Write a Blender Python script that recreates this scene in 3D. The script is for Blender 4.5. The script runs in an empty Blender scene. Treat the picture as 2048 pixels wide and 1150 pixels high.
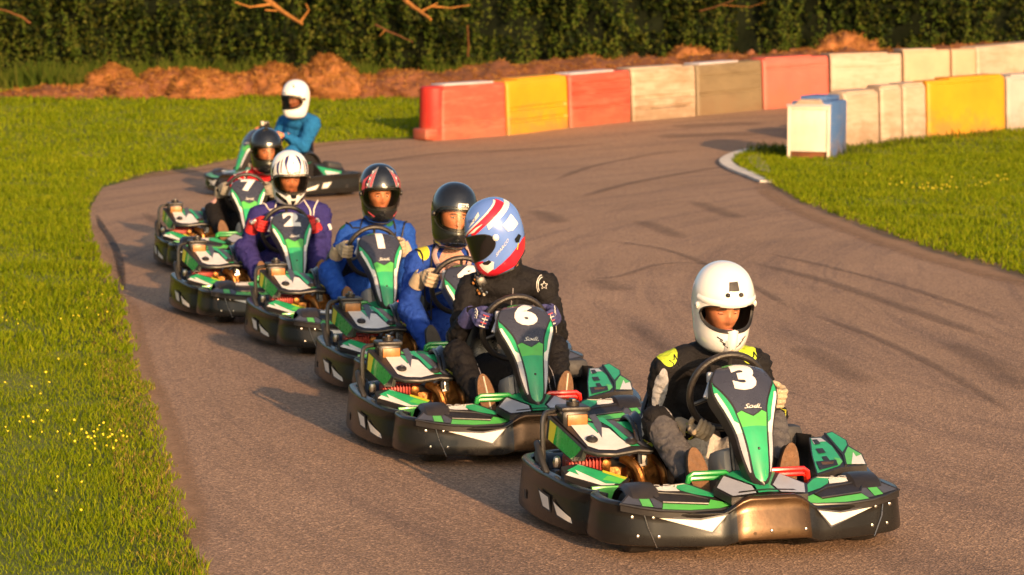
import bpy, bmesh, math, random
import numpy as np
from mathutils import Vector, Matrix, noise
from mathutils.geometry import delaunay_2d_cdt
random.seed(7); rng = np.random.default_rng(7)
PI = math.pi; R = math.radians
S = bpy.context.scene; COL = S.collection
# ---------------------------------------------------------------- camera
FPX, CH, CP = 5874.65, 2.3702, R(5.8844)
cam = bpy.data.cameras.new('camera'); co = bpy.data.objects.new('camera', cam); COL.objects.link(co)
co.location = (0, 0, CH); co.rotation_euler = (PI/2-CP, 0, 0)
cam.sensor_width = 36; cam.lens = FPX/2048*36; cam.clip_end = 600; cam.clip_start = .1
cam.dof.use_dof = True; cam.dof.focus_distance = 12.9; cam.dof.aperture_fstop = 5.5
S.camera = co
S.view_settings.view_transform = 'Standard'; S.view_settings.look = 'None'; S.view_settings.gamma = 1
S.view_settings.exposure = 0.8
# ---------------------------------------------------------------- light
AZ, EL = 22, 14
w = bpy.data.worlds.new('World'); S.world = w; w.use_nodes = True
nt = w.node_tree; sk = nt.nodes.new('ShaderNodeTexSky'); sk.sky_type = 'NISHITA'; sk.sun_disc = False
sk.sun_elevation = R(EL); sk.sun_rotation = R(180-AZ); sk.air_density = 1.0; sk.dust_density = 4.0
bg = nt.nodes['Background']; bg.inputs[1].default_value = .115; nt.links.new(sk.outputs[0], bg.inputs[0])
sl = bpy.data.lights.new('sun', 'SUN'); sl.energy = 4.2; sl.angle = R(.6); sl.color = (1, .60, .30)
so = bpy.data.objects.new('sun', sl); COL.objects.link(so)
sd = Vector((math.sin(R(AZ))*math.cos(R(EL)), -math.cos(R(AZ))*math.cos(R(EL)), math.sin(R(EL))))
so.rotation_euler = sd.to_track_quat('Z', 'Y').to_euler(); so.location = sd*50
# ---------------------------------------------------------------- terrain
def zt(x, y):
    t = max(0.0, y-40.0); return .055*t*t/(t+1.5) if t > 0 else 0.0
def ray(px, py):
    x = (px-1024)/FPX; z = (575-py)/FPX; c, s = math.cos(CP), math.sin(CP)
    return Vector((x, c+s*z, -s+c*z))
def G(px, py, h=0.0):      # the ground point seen at a place in the photograph
    d = ray(px, py); t = 20.0
    lo, hi = 5.0, 400.0
    for _ in range(60):
        m = (lo+hi)/2; p = d*m
        if CH+p.z > zt(p.x, p.y)+h: lo = m
        else: hi = m
    p = d*lo; return Vector((p.x, p.y, zt(p.x, p.y)+h))
def at(px, py, Y):
    d = ray(px, py); t = Y/d.y; return Vector((d.x*t, Y, CH+d.z*t))
# ---------------------------------------------------------------- materials
M = {}
def nodes(name):
    m = bpy.data.materials.new(name); m.use_nodes = True; n = m.node_tree
    return m, n, n.nodes['Principled BSDF'], n.nodes, n.links
def ramp(N, L, src, stops):
    r = N.new('ShaderNodeValToRGB'); L.new(src, r.inputs[0]); e = r.color_ramp.elements
    while len(e) < len(stops): e.new(.5)
    for i, (p, c) in enumerate(stops):
        e[i].position = p; e[i].color = (c, c, c, 1) if isinstance(c, (int, float)) else (*c, 1)
    return r.outputs[0]
def nz(N, L, scale, detail=4, rough=.6, vec=None, dist=0):
    t = N.new('ShaderNodeTexNoise'); t.inputs['Scale'].default_value = scale; t.inputs['Detail'].default_value = detail
    t.inputs['Roughness'].default_value = rough; t.inputs['Distortion'].default_value = dist
    if vec is None:
        c = N.new('ShaderNodeTexCoord'); vec = c.outputs['Object']
    L.new(vec, t.inputs['Vector']); return t.outputs['Fac']
def mixc(N, L, fac, a, b, mode='MIX'):
    m = N.new('ShaderNodeMix'); m.data_type = 'RGBA'; m.blend_type = mode
    for i, v in ((0, fac), (6, a), (7, b)):
        if isinstance(v, (int, float)): m.inputs[i].default_value = v
        elif isinstance(v, (tuple, list)): m.inputs[i].default_value = (*v[:3], 1)
        else: L.new(v, m.inputs[i])
    return m.outputs[2]
def mth(N, L, op, a, b=0.0, c=0.0):
    m = N.new('ShaderNodeMath'); m.operation = op
    for i, v in enumerate((a, b, c)):
        if isinstance(v, (int, float)): m.inputs[i].default_value = v
        else: L.new(v, m.inputs[i])
    return m.outputs[0]
def bump(N, L, b, h, strength=.3, dist=.01):
    n = N.new('ShaderNodeBump'); n.inputs['Strength'].default_value = strength; n.inputs['Distance'].default_value = dist
    L.new(h, n.inputs['Height']); L.new(n.outputs[0], b.inputs['Normal'])
def mat(name, col, rough=.5, metal=0, var=.15, scale=30, coat=0, bmp=0, dirt=0, dirtcol=(.16, .10, .06), bscale=None, spec=.5):
    m, n, b, N, L = nodes(name)
    f = nz(N, L, scale, 5)
    k = ramp(N, L, f, [(.3, 1-var), (.7, 1+var*.6)])
    c = mixc(N, L, 1.0, (*col,), k, 'MULTIPLY')
    if dirt:
        g = ramp(N, L, nz(N, L, scale*.35, 8, .75), [(.5-.12*dirt, 0), (.75, dirt)])
        c = mixc(N, L, g, c, dirtcol)
        r = mth(N, L, 'ADD', mth(N, L, 'MULTIPLY', g, .4), rough); L.new(r, b.inputs['Roughness'])
    else:
        r = ramp(N, L, nz(N, L, scale*2.3, 5), [(.3, max(.03, rough*.8)), (.7, min(1, rough*1.25))]); L.new(r, b.inputs['Roughness'])
    L.new(c, b.inputs['Base Color']); b.inputs['Metallic'].default_value = metal
    b.inputs['Coat Weight'].default_value = coat; b.inputs['Coat Roughness'].default_value = .12; b.inputs['Specular IOR Level'].default_value = spec
    if bmp: bump(N, L, b, nz(N, L, bscale or scale*3, 6), bmp, .01)
    M[name] = m; return m
def glass(name, tint, gl=.12, op=.0, oc=(0.02, .02, .02)):
    m, n, b, N, L = nodes(name); N.remove(b)
    t = N.new('ShaderNodeBsdfTransparent'); t.inputs[0].default_value = (*tint, 1)
    g = N.new('ShaderNodeBsdfGlossy'); g.inputs['Roughness'].default_value = .08
    fr = N.new('ShaderNodeFresnel'); fr.inputs[0].default_value = 1.5
    mx = N.new('ShaderNodeMixShader'); L.new(mth(N, L, 'MULTIPLY', fr.outputs[0], 1.0), mx.inputs[0]); L.new(t.outputs[0], mx.inputs[1]); L.new(g.outputs[0], mx.inputs[2])
    L.new(mx.outputs[0], N['Material Output'].inputs[0]); M[name] = m; return m
def patches(name, base, regs, rough=.8, weave=True, sheen=.0, var=.18, bmp=.35, bscale=22, coat=0, lines=()):
    """cloth or paint in several colours: each region an ellipsoid (centre, radii, colour[, mirrored]) in the thing's own space"""
    m, n, b, N, L = nodes(name)
    tc = N.new('ShaderNodeTexCoord'); ob = tc.outputs['Object']
    sx = N.new('ShaderNodeSeparateXYZ'); L.new(ob, sx.inputs[0]); ax = mth(N, L, 'ABSOLUTE', sx.outputs[0])
    cm = N.new('ShaderNodeCombineXYZ'); L.new(ax, cm.inputs[0]); L.new(sx.outputs[1], cm.inputs[1]); L.new(sx.outputs[2], cm.inputs[2])
    c = N.new('ShaderNodeRGB'); c.outputs[0].default_value = (*base, 1); c = c.outputs[0]
    for rg in regs:
        ce, ra, cc = rg[:3]; ce = (ce[0], ce[1]-.12, ce[2]); mir = len(rg) > 3 and rg[3]
        mp = N.new('ShaderNodeVectorMath'); mp.operation = 'SUBTRACT'; L.new(cm.outputs[0] if mir else ob, mp.inputs[0]); mp.inputs[1].default_value = ce
        dv = N.new('ShaderNodeVectorMath'); dv.operation = 'DIVIDE'; L.new(mp.outputs[0], dv.inputs[0]); dv.inputs[1].default_value = ra
        ln = N.new('ShaderNodeVectorMath'); ln.operation = 'LENGTH'; L.new(dv.outputs[0], ln.inputs[0])
        lt = ramp(N, L, ln.outputs['Value'], [(.97, 1), (1.0, 0)])
        c = mixc(N, L, lt, c, cc)
    k = ramp(N, L, nz(N, L, 25, 5), [(.3, 1-var), (.7, 1+var*.5)])
    c = mixc(N, L, 1.0, c, k, 'MULTIPLY'); L.new(c, b.inputs['Base Color'])
    b.inputs['Roughness'].default_value = rough; b.inputs['Specular IOR Level'].default_value = .16
    if bmp: bump(N, L, b, nz(N, L, bscale, 7, .6, dist=1.4), bmp*1.7, .02)
    M[name] = m; return m
# ---------------------------------------------------------------- tags
def tag(o, label=None, cat=None, group=None, kind=None):
    if label: o['label'] = label
    if cat: o['category'] = cat
    if group: o['group'] = group
    if kind: o['kind'] = kind
    return o
def empty(name, loc=(0, 0, 0), rz=0, parent=None):
    o = bpy.data.objects.new(name, None); COL.objects.link(o); o.location = loc; o.rotation_euler = (0, 0, rz); o.empty_display_size = .1
    if parent: o.parent = parent
    return o
def kids(o): return [c for c in bpy.data.objects if c.parent == o]
def copy_tree(o, parent=None):
    c = o.copy(); COL.objects.link(c); c.parent = parent
    for ch in kids(o): copy_tree(ch, c)
    return c
# ---------------------------------------------------------------- mesh building
def link(me, name, parent=None, smooth=True, ang=35):
    o = bpy.data.objects.new(name, me); COL.objects.link(o)
    if parent: o.parent = parent
    if smooth and len(me.polygons):
        me.polygons.foreach_set('use_smooth', [True]*len(me.polygons))
        try: me.set_sharp_from_angle(angle=R(ang))
        except Exception: pass
    return o
class MB:
    def __init__(s): s.v = []; s.f = []; s.m = []; s.mats = []; s.X = None
    def mi(s, m):
        if m not in s.mats: s.mats.append(m)
        return s.mats.index(m)
    def add(s, vs, fs, m):
        o = len(s.v); k = s.mi(m)
        s.v += [tuple(s.X @ Vector(v)) if s.X else tuple(v) for v in vs]
        s.f += [tuple(i+o for i in f) for f in fs]; s.m += [k]*len(fs); return s
    def box(s, c, d, m, rot=None, b=.12):
        """box with chamfered edges"""
        hx, hy, hz = d[0]/2, d[1]/2, d[2]/2; e = min(hx, hy, hz)*b*2
        bm = bmesh.new(); bmesh.ops.create_cube(bm, size=1)
        for v in bm.verts: v.co = Vector((v.co.x*2*hx, v.co.y*2*hy, v.co.z*2*hz))
        if b: bmesh.ops.bevel(bm, geom=bm.edges[:], offset=e, segments=2, profile=.5, affect='EDGES')
        Mx = Matrix.Translation(c) @ (rot.to_4x4() if rot is not None else Matrix())
        bm.verts.index_update()
        s.add([Mx @ v.co for v in bm.verts], [[v.index for v in f.verts] for f in bm.faces], m); bm.free(); return s
    def tube(s, pts, r, m, n=10, closed=False, cap=True, flat=1.0):
        P = [Vector(p) for p in pts]; k = len(P); vs = []; fs = []
        rr = r if isinstance(r, (list, tuple)) else [r]*k; up = None
        for i in range(k):
            a = P[(i-1) % k] if (closed or i) else P[0]; b_ = P[(i+1) % k] if (closed or i < k-1) else P[-1]
            t = (b_-a).normalized()
            if up is None: up = Vector((0, 0, 1)) if abs(t.z) < .9 else Vector((1, 0, 0))
            x = t.cross(up)
            if x.length < 1e-4: x = t.cross(Vector((0, 1, 0.01)))
            x.normalize(); y = x.cross(t).normalized(); up = y
            for j in range(n):
                q = 2*PI*j/n; vs.append(P[i]+x*math.cos(q)*rr[i]+y*math.sin(q)*rr[i]*flat)
        for i in range(k if closed else k-1):
            for j in range(n):
                a = i*n+j; b_ = i*n+(j+1) % n; c = ((i+1) % k)*n
                fs.append((a, b_, c+(j+1) % n, c+j))
        if cap and not closed: fs += [tuple(reversed(range(n))), tuple(range((k-1)*n, k*n))]
        return s.add(vs, fs, m)
    def grid(s, fn, nu, nv, m, cu=False, flip=False):
        vs = [fn(i/(nu if cu else nu-1), j/(nv-1)) for j in range(nv) for i in range(nu)]; fs = []
        for j in range(nv-1):
            for i in range(nu if cu else nu-1):
                a = j*nu+i; b_ = j*nu+(i+1) % nu
                q = (a, b_, b_+nu, a+nu); fs.append(q[::-1] if flip else q)
        return s.add(vs, fs, m)
    def ell(s, c, r, m, n=16, rot=None):
        def f(u, v):
            a = u*2*PI; b_ = v*PI; p = Vector((r[0]*math.sin(b_)*math.cos(a), r[1]*math.sin(b_)*math.sin(a), r[2]*math.cos(b_)))
            if rot is not None: p = rot @ p
            return Vector(c)+p
        return s.grid(f, n, n//2+1, m, cu=True, flip=True)
    def lathe(s, prof, m, o=(0, 0, 0), ax='X', n=20):
        """profile of (radius, along); axis X, Y or Z"""
        o = Vector(o)
        def f(u, v):
            i = v*(len(prof)-1); i = int(round(i)); r, h = prof[i]; a = u*2*PI
            c, d = r*math.cos(a), r*math.sin(a)
            return o+(Vector((h, c, d)) if ax == 'X' else Vector((d, h, c)) if ax == 'Y' else Vector((c, d, h)))
        return s.grid(f, n, len(prof), m, cu=True)
    def prism(s, poly, t0, t1, m, fn):
        """closed outline swept between two depths: fn(u, v, depth)"""
        n = len(poly); vs = [fn(u, v, t0) for u, v in poly]+[fn(u, v, t1) for u, v in poly]
        fs = [tuple(range(n)), tuple(reversed(range(n, 2*n)))]+[(i, i+n, (i+1) % n+n, (i+1) % n) for i in range(n)]
        return s.add(vs, fs, m)
    def build(s, name, parent=None, smooth=True, ang=35):
        me = bpy.data.meshes.new(name); me.from_pydata(s.v, [], s.f)
        for x in s.mats: me.materials.append(M[x])
        me.polygons.foreach_set('material_index', s.m)
        bm = bmesh.new(); bm.from_mesh(me); bmesh.ops.remove_doubles(bm, verts=bm.verts, dist=1e-6); bm.to_mesh(me); bm.free()
        me.update(); return link(me, name, parent, smooth, ang)
def sheet(mb, poly, fn, m, off=0.0, res=.03, back=None):
    """flat outline in (u,v), filled with fine triangles, laid on a surface fn(u,v) and lifted off along its normal"""
    us = [p[0] for p in poly]; vs = [p[1] for p in poly]; pts = [Vector((float(a), float(b))) for a, b in poly]; n = len(pts)
    P = []
    for i in range(n):
        a, b_ = pts[i], pts[(i+1) % n]; k = max(1, int((b_-a).length/res))
        for j in range(k): P.append(a.lerp(b_, j/k))
    ne = len(P); E = [(i, (i+1) % ne) for i in range(ne)]
    area = sum(P[i].x*P[(i+1) % ne].y-P[(i+1) % ne].x*P[i].y for i in range(ne))
    u = min(us)+res*.5
    while u < max(us):
        v = min(vs)+res*.5
        while v < max(vs): P.append(Vector((u+.001*math.sin(v*91), v))); v += res
        u += res
    if area < 0: E = [(b_, a) for a, b_ in E]
    r = delaunay_2d_cdt(P, E, [], 1, 1e-7)
    V = []; e = 1e-4
    for p in r[0]:
        q = Vector(fn(p.x, p.y))
        if off:
            nn = (Vector(fn(p.x+e, p.y))-q).cross(Vector(fn(p.x, p.y+e))-q)
            if nn.length > 0: q = q+nn.normalized()*off
        V.append(q)
    mb.add(V, [tuple(f) for f in r[2]], m)
def text_tris(body, size=1.0, bold=0.0, sx=1.0, shear=0.0, maxe=.02, align='CENTER'):
    cu = bpy.data.curves.new('t', 'FONT'); cu.body = body; cu.size = size; cu.offset = bold; cu.shear = shear; cu.align_x = align; cu.align_y = 'CENTER'; cu.resolution_u = 3
    o = bpy.data.objects.new('t', cu); COL.objects.link(o)
    me = bpy.data.meshes.new_from_object(o.evaluated_get(bpy.context.evaluated_depsgraph_get()))
    bpy.data.objects.remove(o); bpy.data.curves.remove(cu)
    bm = bmesh.new(); bm.from_mesh(me); bpy.data.meshes.remove(me)
    for v in bm.verts: v.co.x *= sx
    bmesh.ops.triangulate(bm, faces=bm.faces[:])
    for _ in range(5):
        L_ = [e for e in bm.edges if e.calc_length() > maxe]
        if not L_: break
        bmesh.ops.subdivide_edges(bm, edges=L_, cuts=1); bmesh.ops.triangulate(bm, faces=[f for f in bm.faces if len(f.verts) > 3])
    bm.verts.index_update()
    r = ([v.co.to_2d() for v in bm.verts], [[v.index for v in f.verts] for f in bm.faces]); bm.free(); return r
def lay_text(mb, body, fn, m, c, size, off=.002, **k):
    V, F = text_tris(body, size, **k); e = 1e-4; out = []
    for p in V:
        u, v = c[0]+p.x, c[1]+p.y; q = Vector(fn(u, v)); nn = (Vector(fn(u+e, v))-q).cross(Vector(fn(u, v+e))-q)
        out.append(q+(nn.normalized()*off if nn.length else Vector()))
    mb.add(out, F, m)
def table(T):
    xs = [t[0] for t in T]
    def f(x):
        x = min(max(x, xs[0]), xs[-1])
        for i in range(len(xs)-1):
            if x <= xs[i+1]: break
        a, b_ = T[i], T[i+1]; p = T[i-1] if i else a; n = T[i+2] if i+2 < len(T) else b_
        h = (b_[0]-a[0]); t = (x-a[0])/h; o = []
        for k in range(1, len(a)):
            m0 = (b_[k]-p[k])/max(1e-9, (b_[0]-p[0]))*h; m1 = (n[k]-a[k])/max(1e-9, (n[0]-a[0]))*h
            o.append((2*t**3-3*t*t+1)*a[k]+(t**3-2*t*t+t)*m0+(-2*t**3+3*t*t)*b_[k]+(t**3-t*t)*m1)
        return o if len(o) > 1 else o[0]
    return f
def smoothpath(pts, k=6, closed=False):
    P = [Vector(p) for p in pts]; n = len(P); o = []
    for i in range(n if closed else n-1):
        p0 = P[(i-1) % n] if closed or i else P[0]; p1 = P[i]; p2 = P[(i+1) % n]; p3 = P[(i+2) % n] if closed or i < n-2 else P[-1]
        for j in range(k):
            t = j/k; o.append(.5*((2*p1)+(-p0+p2)*t+(2*p0-5*p1+4*p2-p3)*t*t+(-p0+3*p1-3*p2+p3)*t**3))
    if not closed: o.append(P[-1])
    return o
def remeshed(mb, vox, smooth=6, name='m', sf=.5):
    me = bpy.data.meshes.new(name); me.from_pydata(mb.v, [], mb.f); o = bpy.data.objects.new(name, me); COL.objects.link(o)
    a = o.modifiers.new('r', 'REMESH'); a.mode = 'VOXEL'; a.voxel_size = vox
    if smooth: b_ = o.modifiers.new('s', 'SMOOTH'); b_.iterations = smooth; b_.factor = sf
    r = bpy.data.meshes.new_from_object(o.evaluated_get(bpy.context.evaluated_depsgraph_get()))
    bpy.data.objects.remove(o); bpy.data.meshes.remove(me); return r
def rc(mb, p1, r1, p2, r2, m='x', n=14):
    """rounded cone, the solid limb shape used under the voxel skin"""
    p1, p2 = Vector(p1), Vector(p2); d = p2-p1; L_ = d.length; q = d.to_track_quat('Z', 'Y').to_matrix()
    pr = [(max(1e-4, r1*math.sin(a)), -r1*math.cos(a)) for a in [PI/2*i/5 for i in range(6)]]+[(max(1e-4, r2*math.cos(a)), L_+r2*math.sin(a)) for a in [PI/2*i/5 for i in range(6)]]
    def f(u, v):
        r, h = pr[int(round(v*(len(pr)-1)))]; a = u*2*PI
        return p1+q @ Vector((r*math.cos(a), r*math.sin(a), h))
    mb.grid(f, n, len(pr), m, cu=True)
M['x'] = None
# ================================================================ KART
mat('black_plastic', (.020, .018, .018), .36, var=.3, scale=9, bmp=.12, dirt=.2, dirtcol=(.10, .075, .055))
mat('bumper_plastic', (.014, .013, .012), .25, var=.3, scale=5, bmp=.03, bscale=60, dirt=.05, spec=.42, dirtcol=(.12, .085, .06))
mat('bumper_glint', (.075, .040, .018), .24, .6, var=.3, scale=5, bmp=.03, bscale=60)  # black plastic in the middle, the sun's bronze glint put into its colour
mat('charcoal', (.07, .07, .08), .35, var=.2, scale=12, coat=.2)
mat('number_field', (.045, .047, .065), .28, var=.2, scale=7, coat=.5)
mat('kart_green', (.025, .36, .14), .28, var=.16, scale=8, coat=.3, dirt=.26)
mat('lime_green', (.10, .50, .09), .28, var=.14, scale=8, coat=.3, dirt=.26)
mat('kart_white', (.74, .72, .68), .3, var=.10, scale=10, coat=.3, dirt=.28)
mat('sticker_white', (.8, .76, .68), .35, var=.08, scale=10, dirt=.15)
mat('pale_grey', (.42, .43, .47), .35, var=.1, scale=10, coat=.3)
mat('acid_yellow', (.50, .50, .04), .35, var=.1, scale=10)
mat('red_paint', (.62, .02, .012), .28, var=.12, scale=20, coat=.3)
mat('green_paint', (.015, .26, .05), .28, var=.12, scale=20, coat=.3)
mat('pink_red', (.55, .07, .09), .4, var=.2, scale=30)
mat('rubber', (.018, .017, .017), .55, var=.3, scale=25, bmp=.2, dirt=.3, dirtcol=(.09, .07, .055))
mat('steel', (.45, .43, .40), .28, 1, var=.2, scale=20)
mat('dark_steel', (.09, .085, .08), .38, .8, var=.3, scale=15)
mat('bronze_metal', (.30, .13, .035), .36, .8, var=.8, scale=18, bmp=.3)
mat('engine_red', (.30, .018, .010), .45, .1, var=.35, scale=25)
mat('tank_cream', (.48, .42, .34), .45, var=.1, scale=6, dirt=.3)
mat('grip_black', (.022, .018, .016), .42, var=.3, scale=30, bmp=.2)
mat('amber_label', (.36, .15, .04), .4, var=.4, scale=25)
mat('guard', (.035, .034, .036), .6, var=.3, scale=10, bmp=.2)
mat('seat_black', (.02, .019, .02), .3, var=.3, scale=12, coat=.3)

K3 = (.888, 12.713, R(16.1))
def bp(px, py, a, b=0.0, c=0.0, K=K3):
    """point of the kart's own space on the plane z = a+b*y+c*x that the photograph shows at px,py"""
    d = ray(px, py); cs, sn = math.cos(K[2]), math.sin(K[2])
    ox, oy = -K[0], -K[1]; o = Vector((cs*ox+sn*oy, -sn*ox+cs*oy, CH)); e = Vector((cs*d.x+sn*d.y, -sn*d.x+cs*d.y, d.z))
    t = (a+b*o.y+c*o.x-o.z)/(e.z-b*e.y-c*e.x); return o+e*t
def bpy_(px, py, y, K):     # same, on the plane y = const
    d = ray(px, py); cs, sn = math.cos(K[2]), math.sin(K[2])
    ox, oy = -K[0], -K[1]; o = Vector((cs*ox+sn*oy, -sn*ox+cs*oy, CH)); e = Vector((cs*d.x+sn*d.y, -sn*d.x+cs*d.y, d.z))
    return o+e*((y-o.y)/e.y)
def bpx_(px, py, x, K=K3):
    d = ray(px, py); cs, sn = math.cos(K[2]), math.sin(K[2])
    ox, oy = -K[0], -K[1]; o = Vector((cs*ox+sn*oy, -sn*ox+cs*oy, CH)); e = Vector((cs*d.x+sn*d.y, -sn*d.x+cs*d.y, d.z))
    return o+e*((x-o.x)/e.x)
kart = empty('go_kart')
def band(path, prof, mb, m, ztop=None, zbot=None, lean=None):
    """moulded bumper: closed profile (outward, 0..1 height) swept along a ground path"""
    n = len(path); vs = []; k = len(prof); fs = []
    for i, p in enumerate(path):
        a = path[max(0, i-1)]; b_ = path[min(n-1, i+1)]; t = (b_-a); t.z = 0; t.normalize(); nr = Vector((t.y, -t.x, 0))
        z1 = ztop(i/(n-1)); z0 = zbot(i/(n-1))
        for o_, h in prof: q = Vector((p.x, p.y, 0))+nr*(o_+(lean(i/(n-1))*(1-h) if lean else 0)); q.z = z0+(z1-z0)*h; vs.append(q)
    for i in range(n-1):
        for j in range(k): fs.append((i*k+j, i*k+(j+1) % k, (i+1)*k+(j+1) % k, (i+1)*k+j))
    fs += [tuple(range(k)), tuple(reversed(range((n-1)*k, n*k)))]
    mb.add(vs, fs, m)
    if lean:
        c_ = mb.mi('bumper_glint'); o_ = len(mb.m)-len(fs)
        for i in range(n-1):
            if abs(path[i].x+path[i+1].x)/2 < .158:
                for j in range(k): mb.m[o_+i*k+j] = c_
PROF = [(-.020, .05), (-.004, 0), (.012, .0), (.021, .03), (.024, .09), (.019, .35), (.012, .66), (.007, .86), (.010, .90), (.009, .955), (.003, .99), (-.012, 1.0), (-.030, .99), (-.036, .95), (-.026, .86), (-.020, .5)]
# front bumper
half = [(-.575, -.262), (-.612, -.248), (-.642, -.262), (-.659, -.305), (-.662, -.38), (-.655, -.45), (-.630, -.515), (-.585, -.565), (-.52, -.600), (-.46, -.622), (-.37, -.652), (-.27, -.677), (-.16, -.692), (0, -.697)]
fp = half+[(-x, y) for x, y in half[-2::-1]]
FP = smoothpath([(x, y, 0) for x, y in fp], 5)
def yf(x):
    best = min(range(len(FP)-1), key=lambda i: abs(FP[i].x-x)+(9 if FP[i].y > -.50 else 0)); a = FP[best]
    b_ = FP[best+1] if FP[best].x < x else FP[best-1]
    return a.y+(b_.y-a.y)*((x-a.x)/(b_.x-a.x) if abs(b_.x-a.x) > 1e-5 else 0)
yft = table([(x/100, yf(x/100)) for x in range(-64, 65, 2)])
def ztop(t):
    x = FP[int(t*(len(FP)-1))].x; a = abs(x)
    return .238-.036*min(1, max(0, (.62-a)/.15)) + (.062*max(0, min(1, (.205-a)/.09)))
def zbot(t):
    x = abs(FP[int(t*(len(FP)-1))].x)
    return .058 + .024*max(0, min(1, (.21-x)/.06))
def fold(x): return .026*max(0, min(1, (.205-abs(x))/.05))
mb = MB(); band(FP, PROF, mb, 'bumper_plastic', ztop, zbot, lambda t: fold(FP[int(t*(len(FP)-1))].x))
def fbs(x, z): return Vector((x, yft(x)-.0225+.012*(z-.09)/.14-fold(x)*(1-(z-.06)/.2), z))
for s in (-1, 1):
    P = [(s*.474, .178), (s*.265, .122), (s*.205, .188), (s*.31, .170)]
    sheet(mb, P if s > 0 else P[::-1], lambda u, v: fbs(u, v), 'sticker_white', .0015, .02)
    B = [(s*.49, .186), (s*.262, .113), (s*.195, .196), (s*.31, .178)]
    sheet(mb, B if s > 0 else B[::-1], lambda u, v: fbs(u, v), 'charcoal', .0007, .02)
    for x, z in ((.575, .178), (.495, .178), (.555, .10), (.475, .10)):
        p = fbs(s*x, z); mb.ell(p+Vector((0, .002, 0)), (.009, .006, .009), 'steel', 8)
    a, b_ = fbs(s*.54, .225), fbs(s*.485, .055); mb.tube([a, a.lerp(b_, .5)+Vector((s*.008, -.012, 0)), b_], .0022, 'steel', 6)
# dents under the strip
fb = mb.build('front_bumper', kart, ang=40)
for s in (-1, 1): mb = MB(); mb.ell((s*.075, -.888, .15), (.008, .006, .008), 'steel', 8); mb.build('bolt', fb)
# side bumpers
shalf = [(-.54, .66), (-.60, .675), (-.65, .66), (-.69, .61), (-.710, .54), (-.722, .42), (-.728, .28), (-.723, .14), (-.711, .02), (-.694, -.08), (-.672, -.155), (-.640, -.205), (-.60, -.218)]
for s in (-1, 1):
    SP = smoothpath([(s*-x, y, 0) for x, y in (shalf if s > 0 else shalf)], 5)
    if s > 0: SP = SP[::-1]
    SP = SP if True else SP
    mb = MB()
    pr = PROF
    zt_ = lambda t, q=SP: .262-.012*max(0, min(1, (.6-q[int(t*(len(q)-1))].y)/.8))-.02*max(0, min(1, (.1-q[int(t*(len(q)-1))].y)/.35))
    zb_ = lambda t: .040
    band(SP, pr, mb, 'bumper_plastic', zt_, zb_)
    def ssf(y, z, s=s):
        T = [(p[1], p[0]) for p in shalf[3:]][::-1]; return Vector((-s*(table(T)(y)-.021), y, z))
    L1 = [(.185, .172), (.075, .160), (.058, .105), (.135, .112)]; L2 = [(.02, .150), (-.135, .104), (-.145, .080), (-.02, .098)]; L0 = [(.43, .14), (.39, .13), (.38, .10), (.43, .10)]
    def pv(L_):
        a = sum(L_[i][0]*L_[(i+1) % len(L_)][1]-L_[(i+1) % len(L_)][0]*L_[i][1] for i in range(len(L_)))
        want = 1 if s > 0 else -1
        return L_ if a*want > 0 else L_[::-1]
    def grow(L_, k=.009):
        cx = sum(p[0] for p in L_)/4; cy = sum(p[1] for p in L_)/4
        return [(x+k*(1 if x > cx else -1)*1.6, y+k*(1 if y > cy else -1)) for x, y in L_]
    for L_ in (L1, L2):
        A = Vector(ssf(*L_[0])); 
        sheet(mb, grow(L_), lambda u, v: ssf(u, v), 'rubber', .001*s, .03)
        sheet(mb, L_, lambda u, v: ssf(u, v), 'sticker_white' , .0022*s, .03)
    sheet(mb, L0, lambda u, v: ssf(u, v), 'rubber', .0015*s, .03)
    q = SP[4] if s < 0 else SP[-5]
    mb.ell((s*.672, .595, .235), (.016, .016, .02), 'steel', 10)
    o = mb.build('side_bumper', kart, ang=40)
# front wings (one half traced in the kart's own space, the other mirrored)
def wing_z(x, y): return .424+.33*y
def loc(P, a=.424, b=.33): return [(q.x, q.y) for q in (bp(px, py, a, b) for px, py in P)]
def flipx(P, s): return P if s < 0 else [(-x, y) for x, y in P]
def ccw(P):
    a = sum(P[i][0]*P[(i+1) % len(P)][1]-P[(i+1) % len(P)][0]*P[i][1] for i in range(len(P))); return P if a > 0 else P[::-1]
W_out = loc([(1241, 1008), (1262, 983), (1290, 977), (1366, 968), (1378, 970), (1437, 991), (1482, 988), (1499, 995), (1478, 1010), (1440, 1019), (1380, 1023), (1320, 1021), (1283, 1016)])
W_el = [('charcoal', [(1244, 1007), (1262, 986), (1272, 988), (1283, 1012)]), ('lime_green', [(1263, 982), (1291, 986), (1307, 1015), (1285, 1013), (1273, 988)]),
        ('charcoal', [(1294, 986), (1309, 1016), (1324, 1017), (1325, 1004), (1309, 997)]), ('lime_green', [(1326, 1008), (1416, 1011), (1421, 1000), (1470, 1009), (1440, 1017), (1380, 1021), (1325, 1019)]),
        ('kart_green', [(1345, 973), (1367, 969), (1379, 971), (1434, 991), (1425, 995), (1388, 989), (1362, 982)]), ('kart_white', [(1291, 979), (1344, 971), (1360, 983), (1330, 983)]),
        ('pale_grey', [(1438, 992), (1481, 989), (1497, 995), (1477, 1008), (1442, 998)])]
W_slot = loc([(1298, 986), (1380, 991), (1418, 1000), (1417, 1009), (1326, 1006), (1309, 997)])
wf = lambda u, v: Vector((u, v, wing_z(u, v)))
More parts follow.
